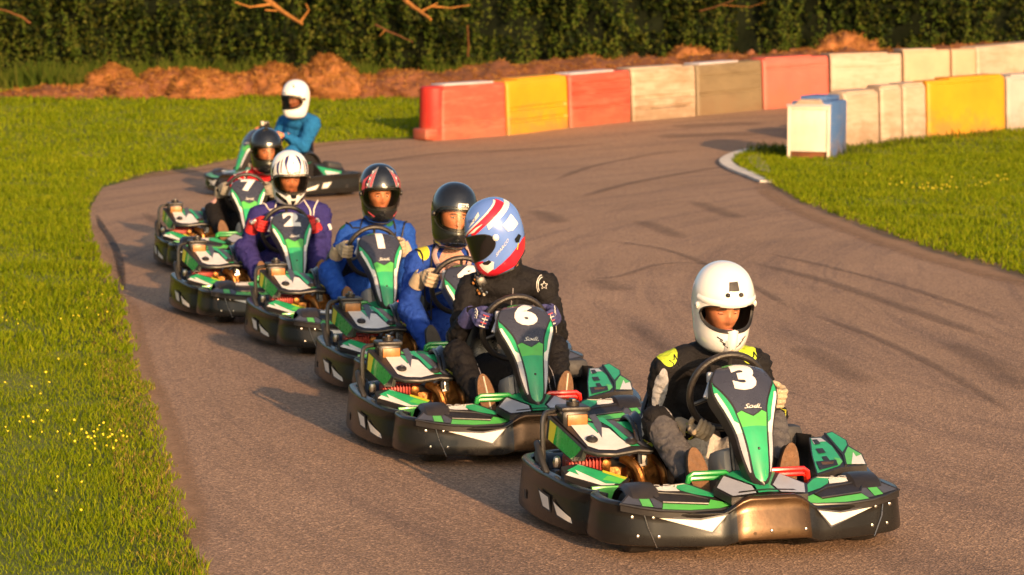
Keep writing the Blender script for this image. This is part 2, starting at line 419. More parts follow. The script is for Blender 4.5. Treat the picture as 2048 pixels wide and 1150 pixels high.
for s in (-1, 1):
    mb = MB()
    O = ccw(flipx(W_out, s))
    # solid plate with a skirt
    n = len(O); vs = [Vector((x, y, wing_z(x, y))) for x, y in O]+[Vector((x, y, wing_z(x, y)-.03)) for x, y in O]
    mb.add(vs, [tuple(range(n)), tuple(reversed(range(n, 2*n)))]+[(i, i+n, (i+1) % n+n, (i+1) % n) for i in range(n)], 'black_plastic')
    for mm, P in W_el: sheet(mb, ccw(flipx(loc(P), s)), wf, mm, .0022, .03)
    sl_ = ccw(flipx(W_slot, s)); sheet(mb, sl_, wf, 'grip_black', .003, .03)
    # raised moulding round the intake
    mb.tube([wf(*p)+Vector((0, 0, .004)) for p in sl_], .0045, 'black_plastic', 6, closed=True)
    mb.tube([wf(*p)+Vector((0, 0, -.001)) for p in O], .006, 'black_plastic', 6, closed=True)
    c = loc([(1345, 981)])[0]
    fx = (lambda u, v: wf(u, v))
    lay_text(mb, 'SODI', fx, 'sticker_white', (s*.42, -.455), .048, .0036, shear=.3, sx=1.5)
    mb.build('front_fairing', kart, ang=30)
# centre piece under the nose
mb = MB()
def cf(u, v): v += .16; return Vector((u, v, .262+.22*(v+.69)-.06*abs(u)))
O = [(-.17, -.83), (.17, -.83), (.21, -.72), (.13, -.60), (.07, -.56), (-.07, -.56), (-.13, -.60), (-.21, -.72)]
n = len(O); vs = [cf(*p) for p in O]+[cf(*p)-Vector((0, 0, .03)) for p in O]
mb.add(vs, [tuple(range(n)), tuple(reversed(range(n, 2*n)))]+[(i, i+n, (i+1) % n+n, (i+1) % n) for i in range(n)], 'black_plastic')
sheet(mb, [(-.045, -.815), (.045, -.815), (.035, -.74), (.11, -.60), (.065, -.57), (-.065, -.57), (-.11, -.60), (-.035, -.74)], cf, 'kart_green', .002)
for s in (-1, 1):
    sheet(mb, ccw([(s*.055, -.815), (s*.16, -.82), (s*.195, -.72), (s*.125, -.61), (s*.047, -.74)]), cf, 'pale_grey', .002)
sheet(mb, [(-.13, -.80), (.13, -.80), (.12, -.785), (-.12, -.785)], cf, 'grip_black', .003)
mb.build('centre_fairing', kart)
# nose panel
n1, n2 = Vector((0, -.278, .778)), Vector((.0, -.597, .285)); NL = (n2-n1).length; nd = (n2-n1).normalized(); nn_ = Vector((0, nd.z, -nd.y)); nn_ = -nn_ if nn_.y > 0 else nn_
wt = table([(0, .05), (.03, .085), (.09, .120), (.19, .144), (.29, .146), (.42, .120), (.58, .090), (.74, .076), (.88, .056), (.96, .034), (1.0, .012)])
def nf(x, s_):       # x across, s_ 0 at the top to NL at the tip
    t = s_/NL; W = wt(t); k = min(1.2, abs(x)/max(.02, W))
    p = n1+nd*s_+nn_*(.04*math.sin(PI*min(1, max(0, t)))-.030*k*k*(.6+.4*min(1, t*8))) - nn_*(.05*max(0, (.10-t)/.10)**2)
    return Vector((x, p.y, p.z))
def nfr(x, s_): return nf(x, s_)
mb = MB()
rim = [(wt(t), t*NL) for t in [0, .015, .03, .06, .1, .15, .2, .25, .3, .35, .4, .45, .5, .55, .6, .65, .7, .75, .8, .85, .9, .94, .97, .99, 1]]
OUT = [(-a, b_) for a, b_ in rim]+[(a, b_) for a, b_ in rim[::-1]]
def flipn(P): return P
def nsheet(P, m, off, res=.018):
    # outlines are given in (x, s); order is chosen so that the face looks outwards
    P = [(x, min(s_, NL)) for x, s_ in P]
    a = sum(P[i][0]*P[(i+1) % len(P)][1]-P[(i+1) % len(P)][0]*P[i][1] for i in range(len(P)))
    sheet(mb, P if a > 0 else P[::-1], nf, m, -off, res)
nsheet(OUT, 'black_plastic', 0)
sk_ = lambda x, s_, d: nf(x, s_)-nn_*d
n = len(OUT); vs = [sk_(x, s_, 0) for x, s_ in OUT]+[sk_(x*.96, s_, .055+.045*(1-s_/NL)) for x, s_ in OUT]
mb.add(vs, [(i, i+n, (i+1) % n+n, (i+1) % n) for i in range(n)], 'black_plastic')
def edge(k, t0, t1, m_=20, ins=.008): return [(k*(wt(t0+(t1-t0)*i/m_)-ins), (t0+(t1-t0)*i/m_)*NL) for i in range(m_+1)]
tong = table([(.0, .0), (.17, .128), (.25, .112), (.33, .088), (.40, .072), (.45, .066), (.60, .050), (.75, .040), (.88, .033), (.94, .024), (.965, .010)])
def ton(t, g=0): return tong(t)+g
T_ = [.17+.28*i/10 for i in range(11)]
# dark field with number
fld = [(-(wt(t)-.008), t*NL) for t in (.04, .07, .10, .14, .17)]+[(-ton(t, -.003), t*NL) for t in T_[1:]]+[(-.045, .425*NL), (-.03, .445*NL), (0, .475*NL), (.03, .445*NL), (.045, .425*NL)]
fld = fld+[(ton(t, -.003), t*NL) for t in T_[::-1][:-1]]+[(wt(t)-.008, t*NL) for t in (.17, .14, .10, .07, .04)]
fld = [p for i, p in enumerate(fld) if i == 0 or (Vector(p)-Vector(fld[i-1])).length > .002]
nsheet(fld, 'number_field', .0012)
for s in (-1, 1):
    g = edge(s, .175, .60, 18)+[(s*ton(t, .006), t*NL) for t in [.60-.42*i/16 for i in range(17)]]
    nsheet(g, 'kart_green', .0012)
    wo = [.27+.62*i/24 for i in range(25)]
    wh = [(s*(wt(t)-.009), t*NL) for t in wo]+[(s*max(ton(t, .008), (ton(t, .006)*.45+(wt(t)-.008)*.55) if t < .52 else ton(t, .008)), t*NL) for t in wo[::-1]]
    nsheet(wh, 'kart_white', .0022)
    nsheet([(s*(wt(t)-.010), t*NL) for t in (.60, .66, .72, .78, .84, .89)]+[(s*ton(t, .008), t*NL) for t in (.89, .84, .78, .72, .66, .60)], 'pale_grey', .003)
tg = [(-ton(t), t*NL) for t in [.45+.515*i/16 for i in range(17)]]+[(ton(t), t*NL) for t in [.965-.515*i/16 for i in range(17)]]+[(.045, .435*NL), (.03, .455*NL), (0, .485*NL), (-.03, .455*NL), (-.045, .435*NL)]
nsheet(tg, 'lime_green', .0012)
tg2 = [(-ton(t), t*NL) for t in [.56+.405*i/12 for i in range(13)]]+[(ton(t), t*NL) for t in [.965-.405*i/12 for i in range(13)]]
nsheet(tg2, 'kart_green', .002)
nsheet([(-.062, .018*NL), (-.02, .012*NL), (-.018, .045*NL), (-.075, .055*NL)], 'lime_green', .002)
nsheet([(-.018, .012*NL), (.062, .018*NL), (.080, .06*NL), (-.012, .045*NL)], 'pale_grey', .002)
def nft(u, v): return nf(u, -v)     # text: v up
lay_text(mb, 'SODIKART', nft, 'charcoal', (.028, -.031*NL), .022, .0032)
lay_text(mb, 'Sodi', nft, 'sticker_white', (.0, -.405*NL), .030, .003, shear=.5, sx=1.3)
mb.tube([nft(-.03, -.418*NL)+nn_*.003, nft(.02, -.412*NL)+nn_*.003, nft(.045, -.42*NL)+nn_*.003], .001, 'sticker_white', 5)
p = nf(0, .73*NL); mb.ell(p, (.007, .007, .007), 'dark_steel', 8)
for s in (-1, 1): mb.ell(nf(s*.055, .84*NL), (.004, .004, .004), 'dark_steel', 6)
nose = mb.build('nose_panel', kart, ang=50)
# little pale brackets behind the nose
mb = MB()
for s in (-1, 1):
    mb.box((s*.115, -.25, .70), (.03, .03, .05), 'pale_grey', b=.3); mb.tube([(s*.12, -.27, .68), (s*.15, -.29, .62)], .012, 'pale_grey', 8)
    mb.tube([(s*.06, -.29, .66), (s*.05, -.38, .30), (s*.045, -.40, .12)], .011, 'dark_steel', 8)
mb.build('nose_bracket', kart)
def number(d):
    mb = MB(); lay_text(mb, d, nft, 'kart_white', (.002, -.165*NL), .165, .0035, bold=.010, sx=1.32, maxe=.012)
    return mb.build('number_sticker', None, ang=60)
# steering
WC = Vector((0.004, -.135, .622)); wu = Vector((0, -.24, .971)); wr = .170
def wp(a, r=wr): return WC+Vector((1, 0, 0))*r*math.cos(a)+wu*r*math.sin(a)
wn = Vector((1, 0, 0)).cross(wu).normalized()
mb = MB(); mb.tube([wp(2*PI*i/40) for i in range(40)], .0155, 'grip_black', 10, closed=True)
for a in (R(90), R(200), R(340)): mb.tube([WC-wn*.03*(0), wp(a, wr-.01)], [.012, .009], 'dark_steel', 8)
mb.lathe([(.001, -.01), (.035, -.01), (.035, .012), (.001, .012)], 'grip_black', WC, 'Z', 14)
mb.build('steering_wheel', kart)
mb = MB(); mb.tube([WC, (0, -.22, .40), (0, -.38, .14)], .012, 'dark_steel', 8); mb.tube([(-.06, -.28, .3), (.06, -.28, .3)], .01, 'dark_steel', 8)
mb.build('steering_column', kart)
# tank between the legs
mb = MB(); mb.box((0, -.27, .225), (.185, .22, .33), 'tank_cream', Matrix.Rotation(R(-14), 3, 'X'), .2)
mb.tube([(.0, -.34, .385), (.0, -.36, .41)], .03, 'grip_black', 12)
for z in (.14, .2, .26): mb.box((0, -.385-.0*z, z), (.16, .012, .012), 'tank_cream', Matrix.Rotation(R(-14), 3, 'X'))
mb.build('fuel_tank', kart)
# pedals
for s, mm in ((-1, 'green_paint'), (1, 'red_paint')):
    mb = MB()
    for dz, dy in ((0, 0), (-.022, .014)):
        pa = [(s*.275, -.36, .12), (s*.275, -.385, .26+dz), (s*.268, -.39, .305+dz), (s*.25, -.392, .318+dz), (s*.105, -.392, .318+dz), (s*.088, -.39, .305+dz), (s*.082, -.385, .26+dz)]
        if dz == 0: pa.append((s*.082, -.36, .12))
        mb.tube([Vector(p)+Vector((0, dy-.025, 0)) for p in pa], .0115, mm, 8)
    mb.build('pedal', kart)
# floor, frame
mb = MB()
mb.add([(-.30, -.56, .05), (.30, -.56, .05), (.34, .25, .05), (-.34, .25, .05), (-.30, -.56, .055), (.30, -.56, .055), (.34, .25, .055), (-.34, .25, .055)], [(0, 3, 2, 1), (4, 5, 6, 7), (0, 1, 5, 4), (1, 2, 6, 5), (2, 3, 7, 6), (3, 0, 4, 7)], 'dark_steel')
mb.build('floor_tray', kart, smooth=False)
mb = MB()
for s in (-1, 1):
    mb.tube(smoothpath([(s*.30, .72, .09), (s*.31, .2, .08), (s*.30, -.30, .08), (s*.20, -.58, .09), (s*.1, -.64, .10)], 4), .016, 'dark_steel', 8)
    mb.tube([(s*.31, .1, .08), (s*.64, .1, .11), (s*.68, .3, .12), (s*.64, .5, .12), (s*.31, .5, .09)], .012, 'dark_steel', 8)
    mb.tube([(s*.28, -.40, .09), (s*.48, -.43, .13)], .018, 'dark_steel', 8)
    mb.tube([(s*.20, -.58, .1), (s*.46, -.58, .13)], .011, 'dark_steel', 8)
mb.tube([(-.60, .50, .14), (.60, .50, .14)], .02, 'steel', 10); mb.tube([(-.30, .72, .09), (.30, .72, .09)], .016, 'dark_steel', 8)
mb.tube([(-.2, -.58, .09), (.2, -.58, .09)], .014, 'dark_steel', 8)
mb.build('frame', kart)
# rear bumper
mb = MB(); RP = smoothpath([(.58, .68, 0), (.56, .76, 0), (.43, .81, 0), (0, .82, 0), (-.43, .81, 0), (-.56, .76, 0), (-.58, .68, 0)], 5)
band(RP, [(-a, b_) for a, b_ in PROF][::-1] if False else PROF, mb, 'bumper_plastic', lambda t: .25, lambda t: .07); mb.build('rear_bumper', kart, ang=40)
# wheels
def wheel(x, y, r, wd, s):
    p = empty('wheel', (x, y, r), 0, kart)
    m1 = MB(); h = wd/2
    m1.lathe([(r*.5, -h*.8), (r*.62, -h), (r*.86, -h), (r*.965, -h*.84), (r, -h*.5), (r, 0), (r, h*.5), (r*.965, h*.84), (r*.86, h), (r*.62, h), (r*.5, h*.8)], 'rubber', n=32); m1.build('tyre', p)
    m2 = MB(); m2.lathe([(.001, h*.3), (r*.2, h*.3), (r*.22, h*.1), (r*.46, h*.1), (r*.5, h*.85), (r*.52, h*.85), (r*.52, -h*.85), (r*.5, -h*.85), (r*.46, -h*.2), (.001, -h*.2)], 'steel', n=24)
    for i in range(5): a = i*2*PI/5; m2.ell((s*h*.3, r*.34*math.cos(a), r*.34*math.sin(a)), (.012, .014, .014), 'dark_steel', 8)
    m2.build('rim', p)
for s in (-1, 1): wheel(s*.50, -.43, .132, .125, s); wheel(s*.55, .50, .14, .20, s)
# front mudguard domes over the front tyres
for s in (-1, 1):
    mb = MB()
    def f(u, v, s=s):
        a = R(-75)+u*R(165); rr = .158+.006*math.sin(v*PI); c = abs(2*v-1); rr -= .03*max(0, c-.75)*4*.5
        return Vector((s*.50+(v-.5)*.15, -.43+rr*math.sin(a)*1.0, .132+rr*math.cos(a)))
    mb.grid(f, 20, 9, 'black_plastic', flip=True)
    def f2(u, v, s=s):
        q = f(u, v, s); return q-Vector((0, (q.y+.43)*.05, (q.z-.132)*.05))
    mb.grid(f2, 20, 9, 'black_plastic')
    mb.build('wheel_guard', kart)
# rear wheel guards
for s in (-1, 1):
    mb = MB()
    mb.box((s*.47, .41, .325), (.15, .22, .11), 'guard', Matrix.Rotation(R(-8), 3, 'X'), .35)
    mb.build('rear_wheel_guard', kart)
# seat: shell with raised sides
mb = MB()
def seat(u, v, o=0.0):
    # v 0 front lip -> 1 top of the back; u across
    T = table([(0, .10, .13), (.15, .16, .09), (.35, .30, .08), (.5, .42, .11), (.62, .50, .20), (.8, .56, .40), (1, .60, .60)])
    y, z = T(v); W = table([(0, .14), (.3, .21), (.5, .235), (.7, .23), (.85, .20), (1, .14)])(v); side = table([(0, .05), (.25, .12), (.45, .26), (.6, .24), (.8, .10), (1, .03)])(v)
    a = 2*u-1; k = abs(a)**2.6
    return Vector((a*(W+o), y-.12-k*(.10 if v > .4 else .02)+o*.5, z+k*side-o))
mb.grid(lambda u, v: seat(u, v), 25, 28, 'seat_black'); mb.grid(lambda u, v: seat(u, v, .008), 25, 28, 'seat_black', flip=True)
rimp = [seat(0, i/27) for i in range(28)]+[seat(i/24, 1) for i in range(1, 25)]+[seat(1, 1-i/27) for i in range(1, 28)]
mb.tube(rimp, .011, 'seat_black', 8); mb.build('seat', kart)
# ---- engine side (viewer's left)
CA, CB = .372, .33         # cover plane z = CA+CB*y
def cvf(u, v): return Vector((u, v, CA+CB*v))
def cl(P): return [(q.x, q.y) for q in (bp(px, py, CA, CB) for px, py in P)]
cov = [(1099, 831), (1176, 833), (1200, 850), (1246, 843), (1318, 852), (1314, 878), (1303, 899), (1277, 897), (1231, 905), (1195, 904), (1170, 897)]
mb = MB(); O = ccw(cl(cov)); n = len(O)
vs = [cvf(*p) for p in O]+[cvf(*p)-Vector((0, -.005, .022)) for p in O]
mb.add(vs, [tuple(range(n)), tuple(reversed(range(n, 2*n)))]+[(i, i+n, (i+1) % n+n, (i+1) % n) for i in range(n)], 'black_plastic')
mb.tube([cvf(*p)-Vector((0, 0, .008)) for p in O], .009, 'black_plastic', 8, closed=True)
cov_el = [('lime_green', [(1122, 832), (1173, 834), (1185, 842), (1135, 845)]), ('kart_green', [(1135, 844), (1180, 846), (1197, 852), (1208, 862), (1222, 861), (1243, 882), (1200, 866), (1160, 856)]),
          ('kart_white', [(1137, 846), (1175, 849), (1196, 868), (1200, 855), (1218, 858), (1241, 878), (1262, 893), (1232, 901), (1197, 900), (1176, 893)]),
          ('kart_green', [(1190, 838), (1206, 836), (1224, 850), (1250, 872), (1280, 893), (1262, 893), (1240, 874), (1222, 856)]),
          ('charcoal', [(1178, 832), (1190, 829), (1203, 848), (1204, 877), (1190, 855)]), ('charcoal', [(1214, 842), (1230, 843), (1270, 872), (1300, 897), (1284, 893), (1245, 868)]),
          ('kart_green', [(1232, 845), (1270, 845), (1290, 870), (1272, 871)]), ('pale_grey', [(1262, 845), (1316, 853), (1313, 862), (1290, 858)]),
          ('lime_green', [(1272, 872), (1290, 868), (1312, 866), (1313, 878), (1305, 895), (1290, 884)]), ('acid_yellow', [(1284, 880), (1312, 876), (1304, 896)])]
for i, (mm, P) in enumerate(cov_el): sheet(mb, ccw(cl(P)), cvf, mm, .0018+.0004*i, .03)
for px, py in ((1184, 883), (1263, 887)):
    c = Vector(cvf(*cl([(px, py)])[0])); q = Matrix.Rotation(math.atan(CB), 3, 'X')
    mb.ell(c+Vector((0, 0, .010)), (.027, .027, .014), 'grip_black', 14, q); mb.ell(c+Vector((0, -.002, .024)), (.009, .009, .006), 'steel', 10, q)
# looped red and white mark on the wing of the cover
g0 = [(1294, 866), (1289, 872), (1298, 873), (1292, 880), (1303, 880), (1297, 888), (1309, 884)]
for mm, rr, dz in (('sticker_white', .011, .0045), ('pink_red', .007, .009)):
    mb.tube([cvf(*p)+Vector((0, 0, dz)) for p in cl(g0)], rr, mm, 6, flat=.3)
g1 = cl([(1120, 838), (1150, 838)]); lay_text(mb, 'RX', cvf, 'acid_yellow', ((g1[0][0]+g1[1][0])/2, g1[0][1]), .05, .006)
# outer flank, hanging from the cover's outer edge
a, b_, c, d = cvf(*cl([(1099, 831)])[0]), cvf(*cl([(1170, 897)])[0]), None, None
pts = [a+Vector((.0, 0, 0)), b_, b_+Vector((-.004, .03, -.06)), Vector((b_.x-.03, b_.y+.07, b_.z-.065)), Vector((a.x-.01, a.y, a.z-.10))]
mb.add([p+Vector((-.006, 0, 0)) for p in pts]+[p+Vector((.012, 0, 0)) for p in pts], [(4, 3, 2, 1, 0), (5, 6, 7, 8, 9)]+[(i, (i+1) % 5, (i+1) % 5+5, i+5) for i in range(5)], 'black_plastic')
ctr = sum(pts, Vector())/5
gp = [ctr+(p-ctr)*.86+Vector((-.0085, -.0025, 0)) for p in pts]; mb.add(gp, [(4, 3, 2, 1, 0)], 'green_paint')
gp = [gp[0].lerp(gp[1], .0), gp[0].lerp(gp[1], .22), gp[4].lerp(gp[3], .22), gp[4]]; mb.add([p+Vector((-.002, -.001, 0)) for p in gp], [(3, 2, 1, 0)], 'acid_yellow')
mb.build('engine_cover', kart, ang=30)
# engine
eng = empty('engine', (.035, .065, -.012), 0, kart); mb = MB()
mb.box((-.54, .16, .28), (.22, .16, .13), 'engine_red', b=.25)
for i in range(9): mb.box((-.655+.016*i, .085, .285), (.006, .09, .085), 'engine_red', b=.2)
mb.box((-.59, .09, .285), (.15, .07, .06), 'engine_red'); mb.box((-.495, .085, .295), (.05, .08, .05), 'bronze_metal', Matrix.Rotation(R(20), 3, 'Y'), .3)
mb.tube(smoothpath([(-.47, .07, .30), (-.42, .03, .30), (-.38, .04, .24)], 4), .02, 'dark_steel', 10)
mb.build('cylinder', eng)
mb = MB()
mb.box((-.36, .16, .22), (.26, .22, .22), 'bronze_metal', b=.2)
mb.lathe([(.001, 0), (.085, 0), (.095, .02), (.095, .06), (.001, .06)], 'bronze_metal', (-.335, .0, .26), 'Y', 22)
mb.tube(smoothpath([(-.44, .0, .33), (-.40, -.06, .30), (-.37, -.07, .22), (-.33, -.03, .13)], 4), .022, 'bronze_metal', 10)
mb.tube(smoothpath([(-.30, .02, .34), (-.27, -.05, .27), (-.26, -.04, .16)], 4), .016, 'bronze_metal', 10)
for i in range(7): a = i*.9; mb.ell((-.335+.07*math.cos(a), -.005, .26+.07*math.sin(a)), (.009, .009, .009), 'steel', 6)
mb.build('crankcase', eng)
mb = MB(); mb.tube(smoothpath([(-.66, .2, .22), (-.62, .45, .2), (-.45, .72, .22), (-.2, .80, .24)], 5), .035, 'dark_steel', 12)
mb.tube([(-.695, .10, .16), (-.69, .32, .20), (-.69, .42, .30)], .028, 'dark_steel', 10); mb.build('exhaust', eng)
# air box standing behind the cover
mb = MB(); mb.box((-.60, .40, .515), (.125, .10, .075), 'black_plastic', b=.25); mb.box((-.595, .346, .508), (.092, .012, .05), 'amber_label', b=.3)
mb.box((-.60, .40, .556), (.135, .115, .022), 'grip_black', b=.4); mb.tube([(-.60, .40, .56), (-.60, .40, .585)], .03, 'grip_black', 12); mb.box((-.60, .40, .59), (.02, .05, .015), 'dark_steel')
o = mb.build('air_box', kart); o.location = (.035, -.12, -.040)
mb = MB()
mb.tube(smoothpath([(-.715, .38, .16), (-.725, .38, .35), (-.715, .40, .48), (-.66, .42, .50), (-.60, .44, .50)], 4), .012, 'dark_steel', 8)
mb.tube(smoothpath([(-.70, .25, .16), (-.745, .30, .28), (-.74, .42, .36), (-.69, .5, .30)], 4), .015, 'rubber', 8)
mb.ell((-.70, .25, .30), (.02, .02, .03), 'steel', 8)
o = mb.build('engine_guard', kart); o.location = (.02, -.11, 0)
# side pod, engine side
PA, PB = .272, .42
def pf(u, v): return Vector((u, v, PA+PB*v))
def pl(P): return [(max(q.x, -.688), q.y) for q in (bp(px, py, PA, PB) for px, py in P)]
mb = MB(); O = ccw(pl([(1100, 948), (1112, 934), (1155, 927), (1258, 956), (1250, 972), (1226, 976), (1195, 976)])); n = len(O)
vs = [pf(*p) for p in O]+[Vector((x, y, .10)) for x, y in O]
mb.add(vs, [tuple(range(n)), tuple(reversed(range(n, 2*n)))]+[(i, i+n, (i+1) % n+n, (i+1) % n) for i in range(n)], 'black_plastic')
for i, (mm, P) in enumerate([('kart_white', [(1119, 951), (1156, 929), (1240, 957), (1228, 970), (1203, 971)]), ('kart_green', [(1134, 942), (1156, 930), (1252, 958), (1240, 968), (1212, 968), (1150, 940), (1158, 951)]),
                             ('lime_green', [(1215, 952), (1252, 959), (1239, 968), (1205, 960)]), ('acid_yellow', [(1205, 941), (1254, 956), (1250, 960), (1205, 946)])]):
    sheet(mb, ccw(pl(P)), pf, mm, .0018+.0005*i, .03)
def frf(u, v): return Vector((u, -.262, v))
fy = min(y for x, y in O)
mb.box((-.545, fy-.006, .195), (.125, .02, .075), 'lime_green', b=.1)
mb.build('side_pod', kart, ang=30)
# viewer's right: tall pod with slots
TA, TB = .378, .25
def tf(u, v): return Vector((u, v, TA+TB*v))
def tl(P): return [(q.x, q.y) for q in (bp(px, py, TA, TB) for px, py in P)]
mb = MB()
for mm, top, els in (('black_plastic', [(1618, 875), (1643, 873), (1651, 866), (1664, 863), (1693, 880), (1697, 891), (1724, 907), (1734, 930), (1686, 934), (1634, 950), (1623, 911)], ()),):
    O = ccw(tl(top)); n = len(O); vs = [tf(*p) for p in O]+[Vector((x, y, .10)) for x, y in O]
    mb.add(vs, [tuple(range(n)), tuple(reversed(range(n, 2*n)))]+[(i, i+n, (i+1) % n+n, (i+1) % n) for i in range(n)], mm)
tel = [('kart_green', [(1621, 877), (1642, 876), (1664, 893), (1685, 923), (1679, 932), (1635, 947), (1625, 911)]), ('kart_green', [(1653, 868), (1664, 865), (1691, 881), (1694, 890), (1685, 905)]),
       ('lime_green', [(1696, 894), (1722, 909), (1731, 929), (1694, 929), (1689, 909)]), ('kart_white', [(1706, 905), (1712, 914), (1722, 910), (1731, 929), (1703, 929)]),
       ('lime_green', [(1668, 916), (1680, 918), (1685, 924), (1680, 931), (1673, 931)]),
       ('pale_grey', [(1622, 878), (1641, 877), (1652, 884), (1640, 885), (1628, 890)])]
for s0 in ((1624, 881, 10), (1631, 899, 14), (1643, 915, 10)):
    x, y, w_ = s0; tel.append(('grip_black', [(x, y), (x+w_, y-1), (x+w_+7, y+8), (x+7, y+10)]))
tel.append(('grip_black', [(1632, 925), (1672, 921), (1676, 932), (1640, 942)])); tel.append(('bronze_metal', [(1642, 926), (1668, 925), (1666, 930), (1645, 932)]))
for i, (mm, P) in enumerate(tel): sheet(mb, ccw(tl(P)), tf, mm, .0016+.0004*i, .03)
mb.tube([tf(*p)+Vector((0, 0, .002)) for p in tl([(1650, 868), (1666, 888), (1686, 912), (1692, 931)])], .006, 'grip_black', 6)
mb.build('side_pod', kart, ang=30)

# rear half of the side pod away from the engine
for s in (1,):
    mb = MB()
    def rf_(u, v): return Vector((u, v, .375-.75*(abs(u)-.50)-.10*max(0, v-.12)))
    O = ccw([(s*.50, .12), (s*.685, .12), (s*.69, .40), (s*.64, .52), (s*.50, .52)]); n = len(O)
    vs = [rf_(*p) for p in O]+[Vector((x, y, .10)) for x, y in O]
    mb.add(vs, [tuple(range(n)), tuple(reversed(range(n, 2*n)))]+[(i, i+n, (i+1) % n+n, (i+1) % n) for i in range(n)], 'black_plastic')
    sheet(mb, ccw([(s*.54, .14), (s*.675, .14), (s*.68, .39), (s*.60, .49)]), rf_, 'kart_green', .002); sheet(mb, ccw([(s*.60, .20), (s*.67, .18), (s*.672, .36), (s*.62, .40)]), rf_, 'kart_white', .0035)
    mb.build('rear_side_pod', kart, ang=30)
# hip guards rising beside the seat
for s in (-1, 1):
    mb = MB()
    def hg(u, v, s=s): a = PI*(.05+.9*u); return Vector((s*(.30+.035*v), .20+.17*math.cos(a), .24+.262*math.sin(a)**.8*(1-.1*v)))
    mb.grid(lambda u, v: hg(u, v), 20, 4, 'seat_black', flip=s < 0); mb.grid(lambda u, v: hg(u, v)-Vector((0, 0, .012)), 20, 4, 'seat_black', flip=s > 0)
    mb.tube([hg(i/19, 1) for i in range(20)], .012, 'seat_black', 8)
    mb.add([hg(i/19, 0) for i in range(20)]+[Vector((s*.30, .37, .15)), Vector((s*.30, .03, .15))], [tuple(range(22))], 'seat_black')
    mb.build('hip_guard', kart)
# ================================================================ HELMETS
RT = table([(-.205, .070, .100, .030), (-.19, .094, .134, .060), (-.165, .108, .156, .085), (-.13, .118, .166, .110), (-.09, .123, .163, .130), (-.04, .131, .158, .146), (.01, .135, .153, .153), (.06, .133, .146, .153), (.10, .122, .130, .140), (.135, .102, .108, .117), (.16, .075, .078, .086), (.175, .045, .047, .052), (.181, .018, .019, .02), (.182, .0005, .0005, .0005)])
def hs(az, z, k=1.0, o=0.0):
    a, f_, b_ = RT(z); s_, c = math.sin(az), math.cos(az)
    L_ = (f_ if c > 0 else b_); p = Vector((a*s_, -L_*c, 0)); l = p.length
    if l > 1e-4 and o: p *= (l+o)/l
    return Vector((p.x*k, p.y*k, z*k))
def lens(az, A, zt0, zb0, pw=3.2):
    k = min(1, abs(az)/A); e = max(0, 1-k**pw)**.6; zm = (zt0+zb0)/2+.004; return zm+(zt0-zm)*e, zm+(zb0-zm)*e
def shell(mb, m, A, zt0, zb0, k=1.0, o=0.0, flip=False, n=110):
    azs = [-PI+2*PI*i/n for i in range(n)]
    def up(u, v):
        az = -PI+2*PI*u; t, b_ = lens(az, A, zt0, zb0); v = math.sin(v*PI/2)**1.0 if v > 0 else 0; return hs(az, t+(.182-t)*v, k, o)
    def lo(u, v):
        az = -PI+2*PI*u; t, b_ = lens(az, A, zt0, zb0); zb = -.205+.06*max(0, -math.cos(az))**.8; return hs(az, b_+(zb-b_)*v, k, o)
    mb.grid(up, n, 34, m, cu=True, flip=flip); mb.grid(lo, n, 24, m, cu=True, flip=not flip)
def hdec(mb, m, P, o=.0015, res=.03, mir=False):
    """painted shape on the shell, outline in (azimuth in tenths of a radian, height)"""
    for s in ((1, -1) if mir else (1,)):
        Q = ccw([(s*a*.1, z) for a, z in P])
        sheet(mb, [(a*.13, z) for a, z in Q], lambda u, v: hs(u/.13, v), m, o+.001, res*.4)
def helmet(parent, loc_, rot, main, A=1.22, zt0=.03, zb0=-.088, visor=None, vopen=False, deco=None, scale=1.0, inner='rubber', trim='rubber'):
    mb = MB(); shell(mb, main, A, zt0, zb0); 
    # thickness: inner lining and the rim round the opening
    shell(mb, inner, A, zt0-.006, zb0+.006, .93, 0, True)
    def rimf(u, v):
        az = -A+2*A*u; t, b_ = lens(az, A, zt0, zb0); t2, b2 = lens(az, A, zt0-.006, zb0+.006)
        return hs(az, t).lerp(hs(az, t2, .93), v)
    def rimb(u, v):
        az = -A+2*A*u; t, b_ = lens(az, A, zt0, zb0); t2, b2 = lens(az, A, zt0-.006, zb0+.006)
        return hs(az, b_).lerp(hs(az, b2, .93), v)
    mb.grid(rimf, 40, 3, trim); mb.grid(rimb, 40, 3, trim, flip=True)
    for fn in ((lambda az: hs(az, lens(az, A, zt0, zb0)[0])), (lambda az: hs(az, lens(az, A, zt0, zb0)[1]))):
        mb.tube([fn(-A+2*A*i/40) for i in range(41)], .0035, trim, 6)
    mb.tube([hs(-PI+2*PI*i/48, -.205+.06*max(0, -math.cos(-PI+2*PI*i/48))**.8) for i in range(48)], .006, 'rubber', 6, closed=True)
    if deco: deco(mb)
    o = mb.build('helmet', parent, ang=45); o.location = loc_; o.rotation_euler = rot; o.scale = (scale,)*3
    if visor:
        mb = MB()
        def vf(u, v):
            az = -(A+.06)+2*(A+.06)*u; t, b_ = lens(az, A+.08, zt0+.012, zb0-.006, 4); return hs(az, b_+(t-b_)*v, 1, .006)
        mb.grid(vf, 44, 10, visor); mb.tube([vf(i/43, 0) for i in range(44)], .0025, 'rubber', 6)
        mb.tube([vf(i/43, 1) for i in range(44)], .0028, 'rubber', 6)
        for s in (-1, 1): q = hs(s*(A+.12), -.012, 1, .008); mb.ell(q, (.012, .018, .018), 'dark_steel' if visor != 'visor_black' else 'kart_white', 12)
        v_ = mb.build('visor', o, ang=60)
    return o
glass('visor_clear', (.97, .94, .88)); glass('visor_smoke', (.86, .82, .76)); glass('visor_dark', (.62, .58, .54))
mat('visor_black', (.006, .006, .007), .06, coat=1)
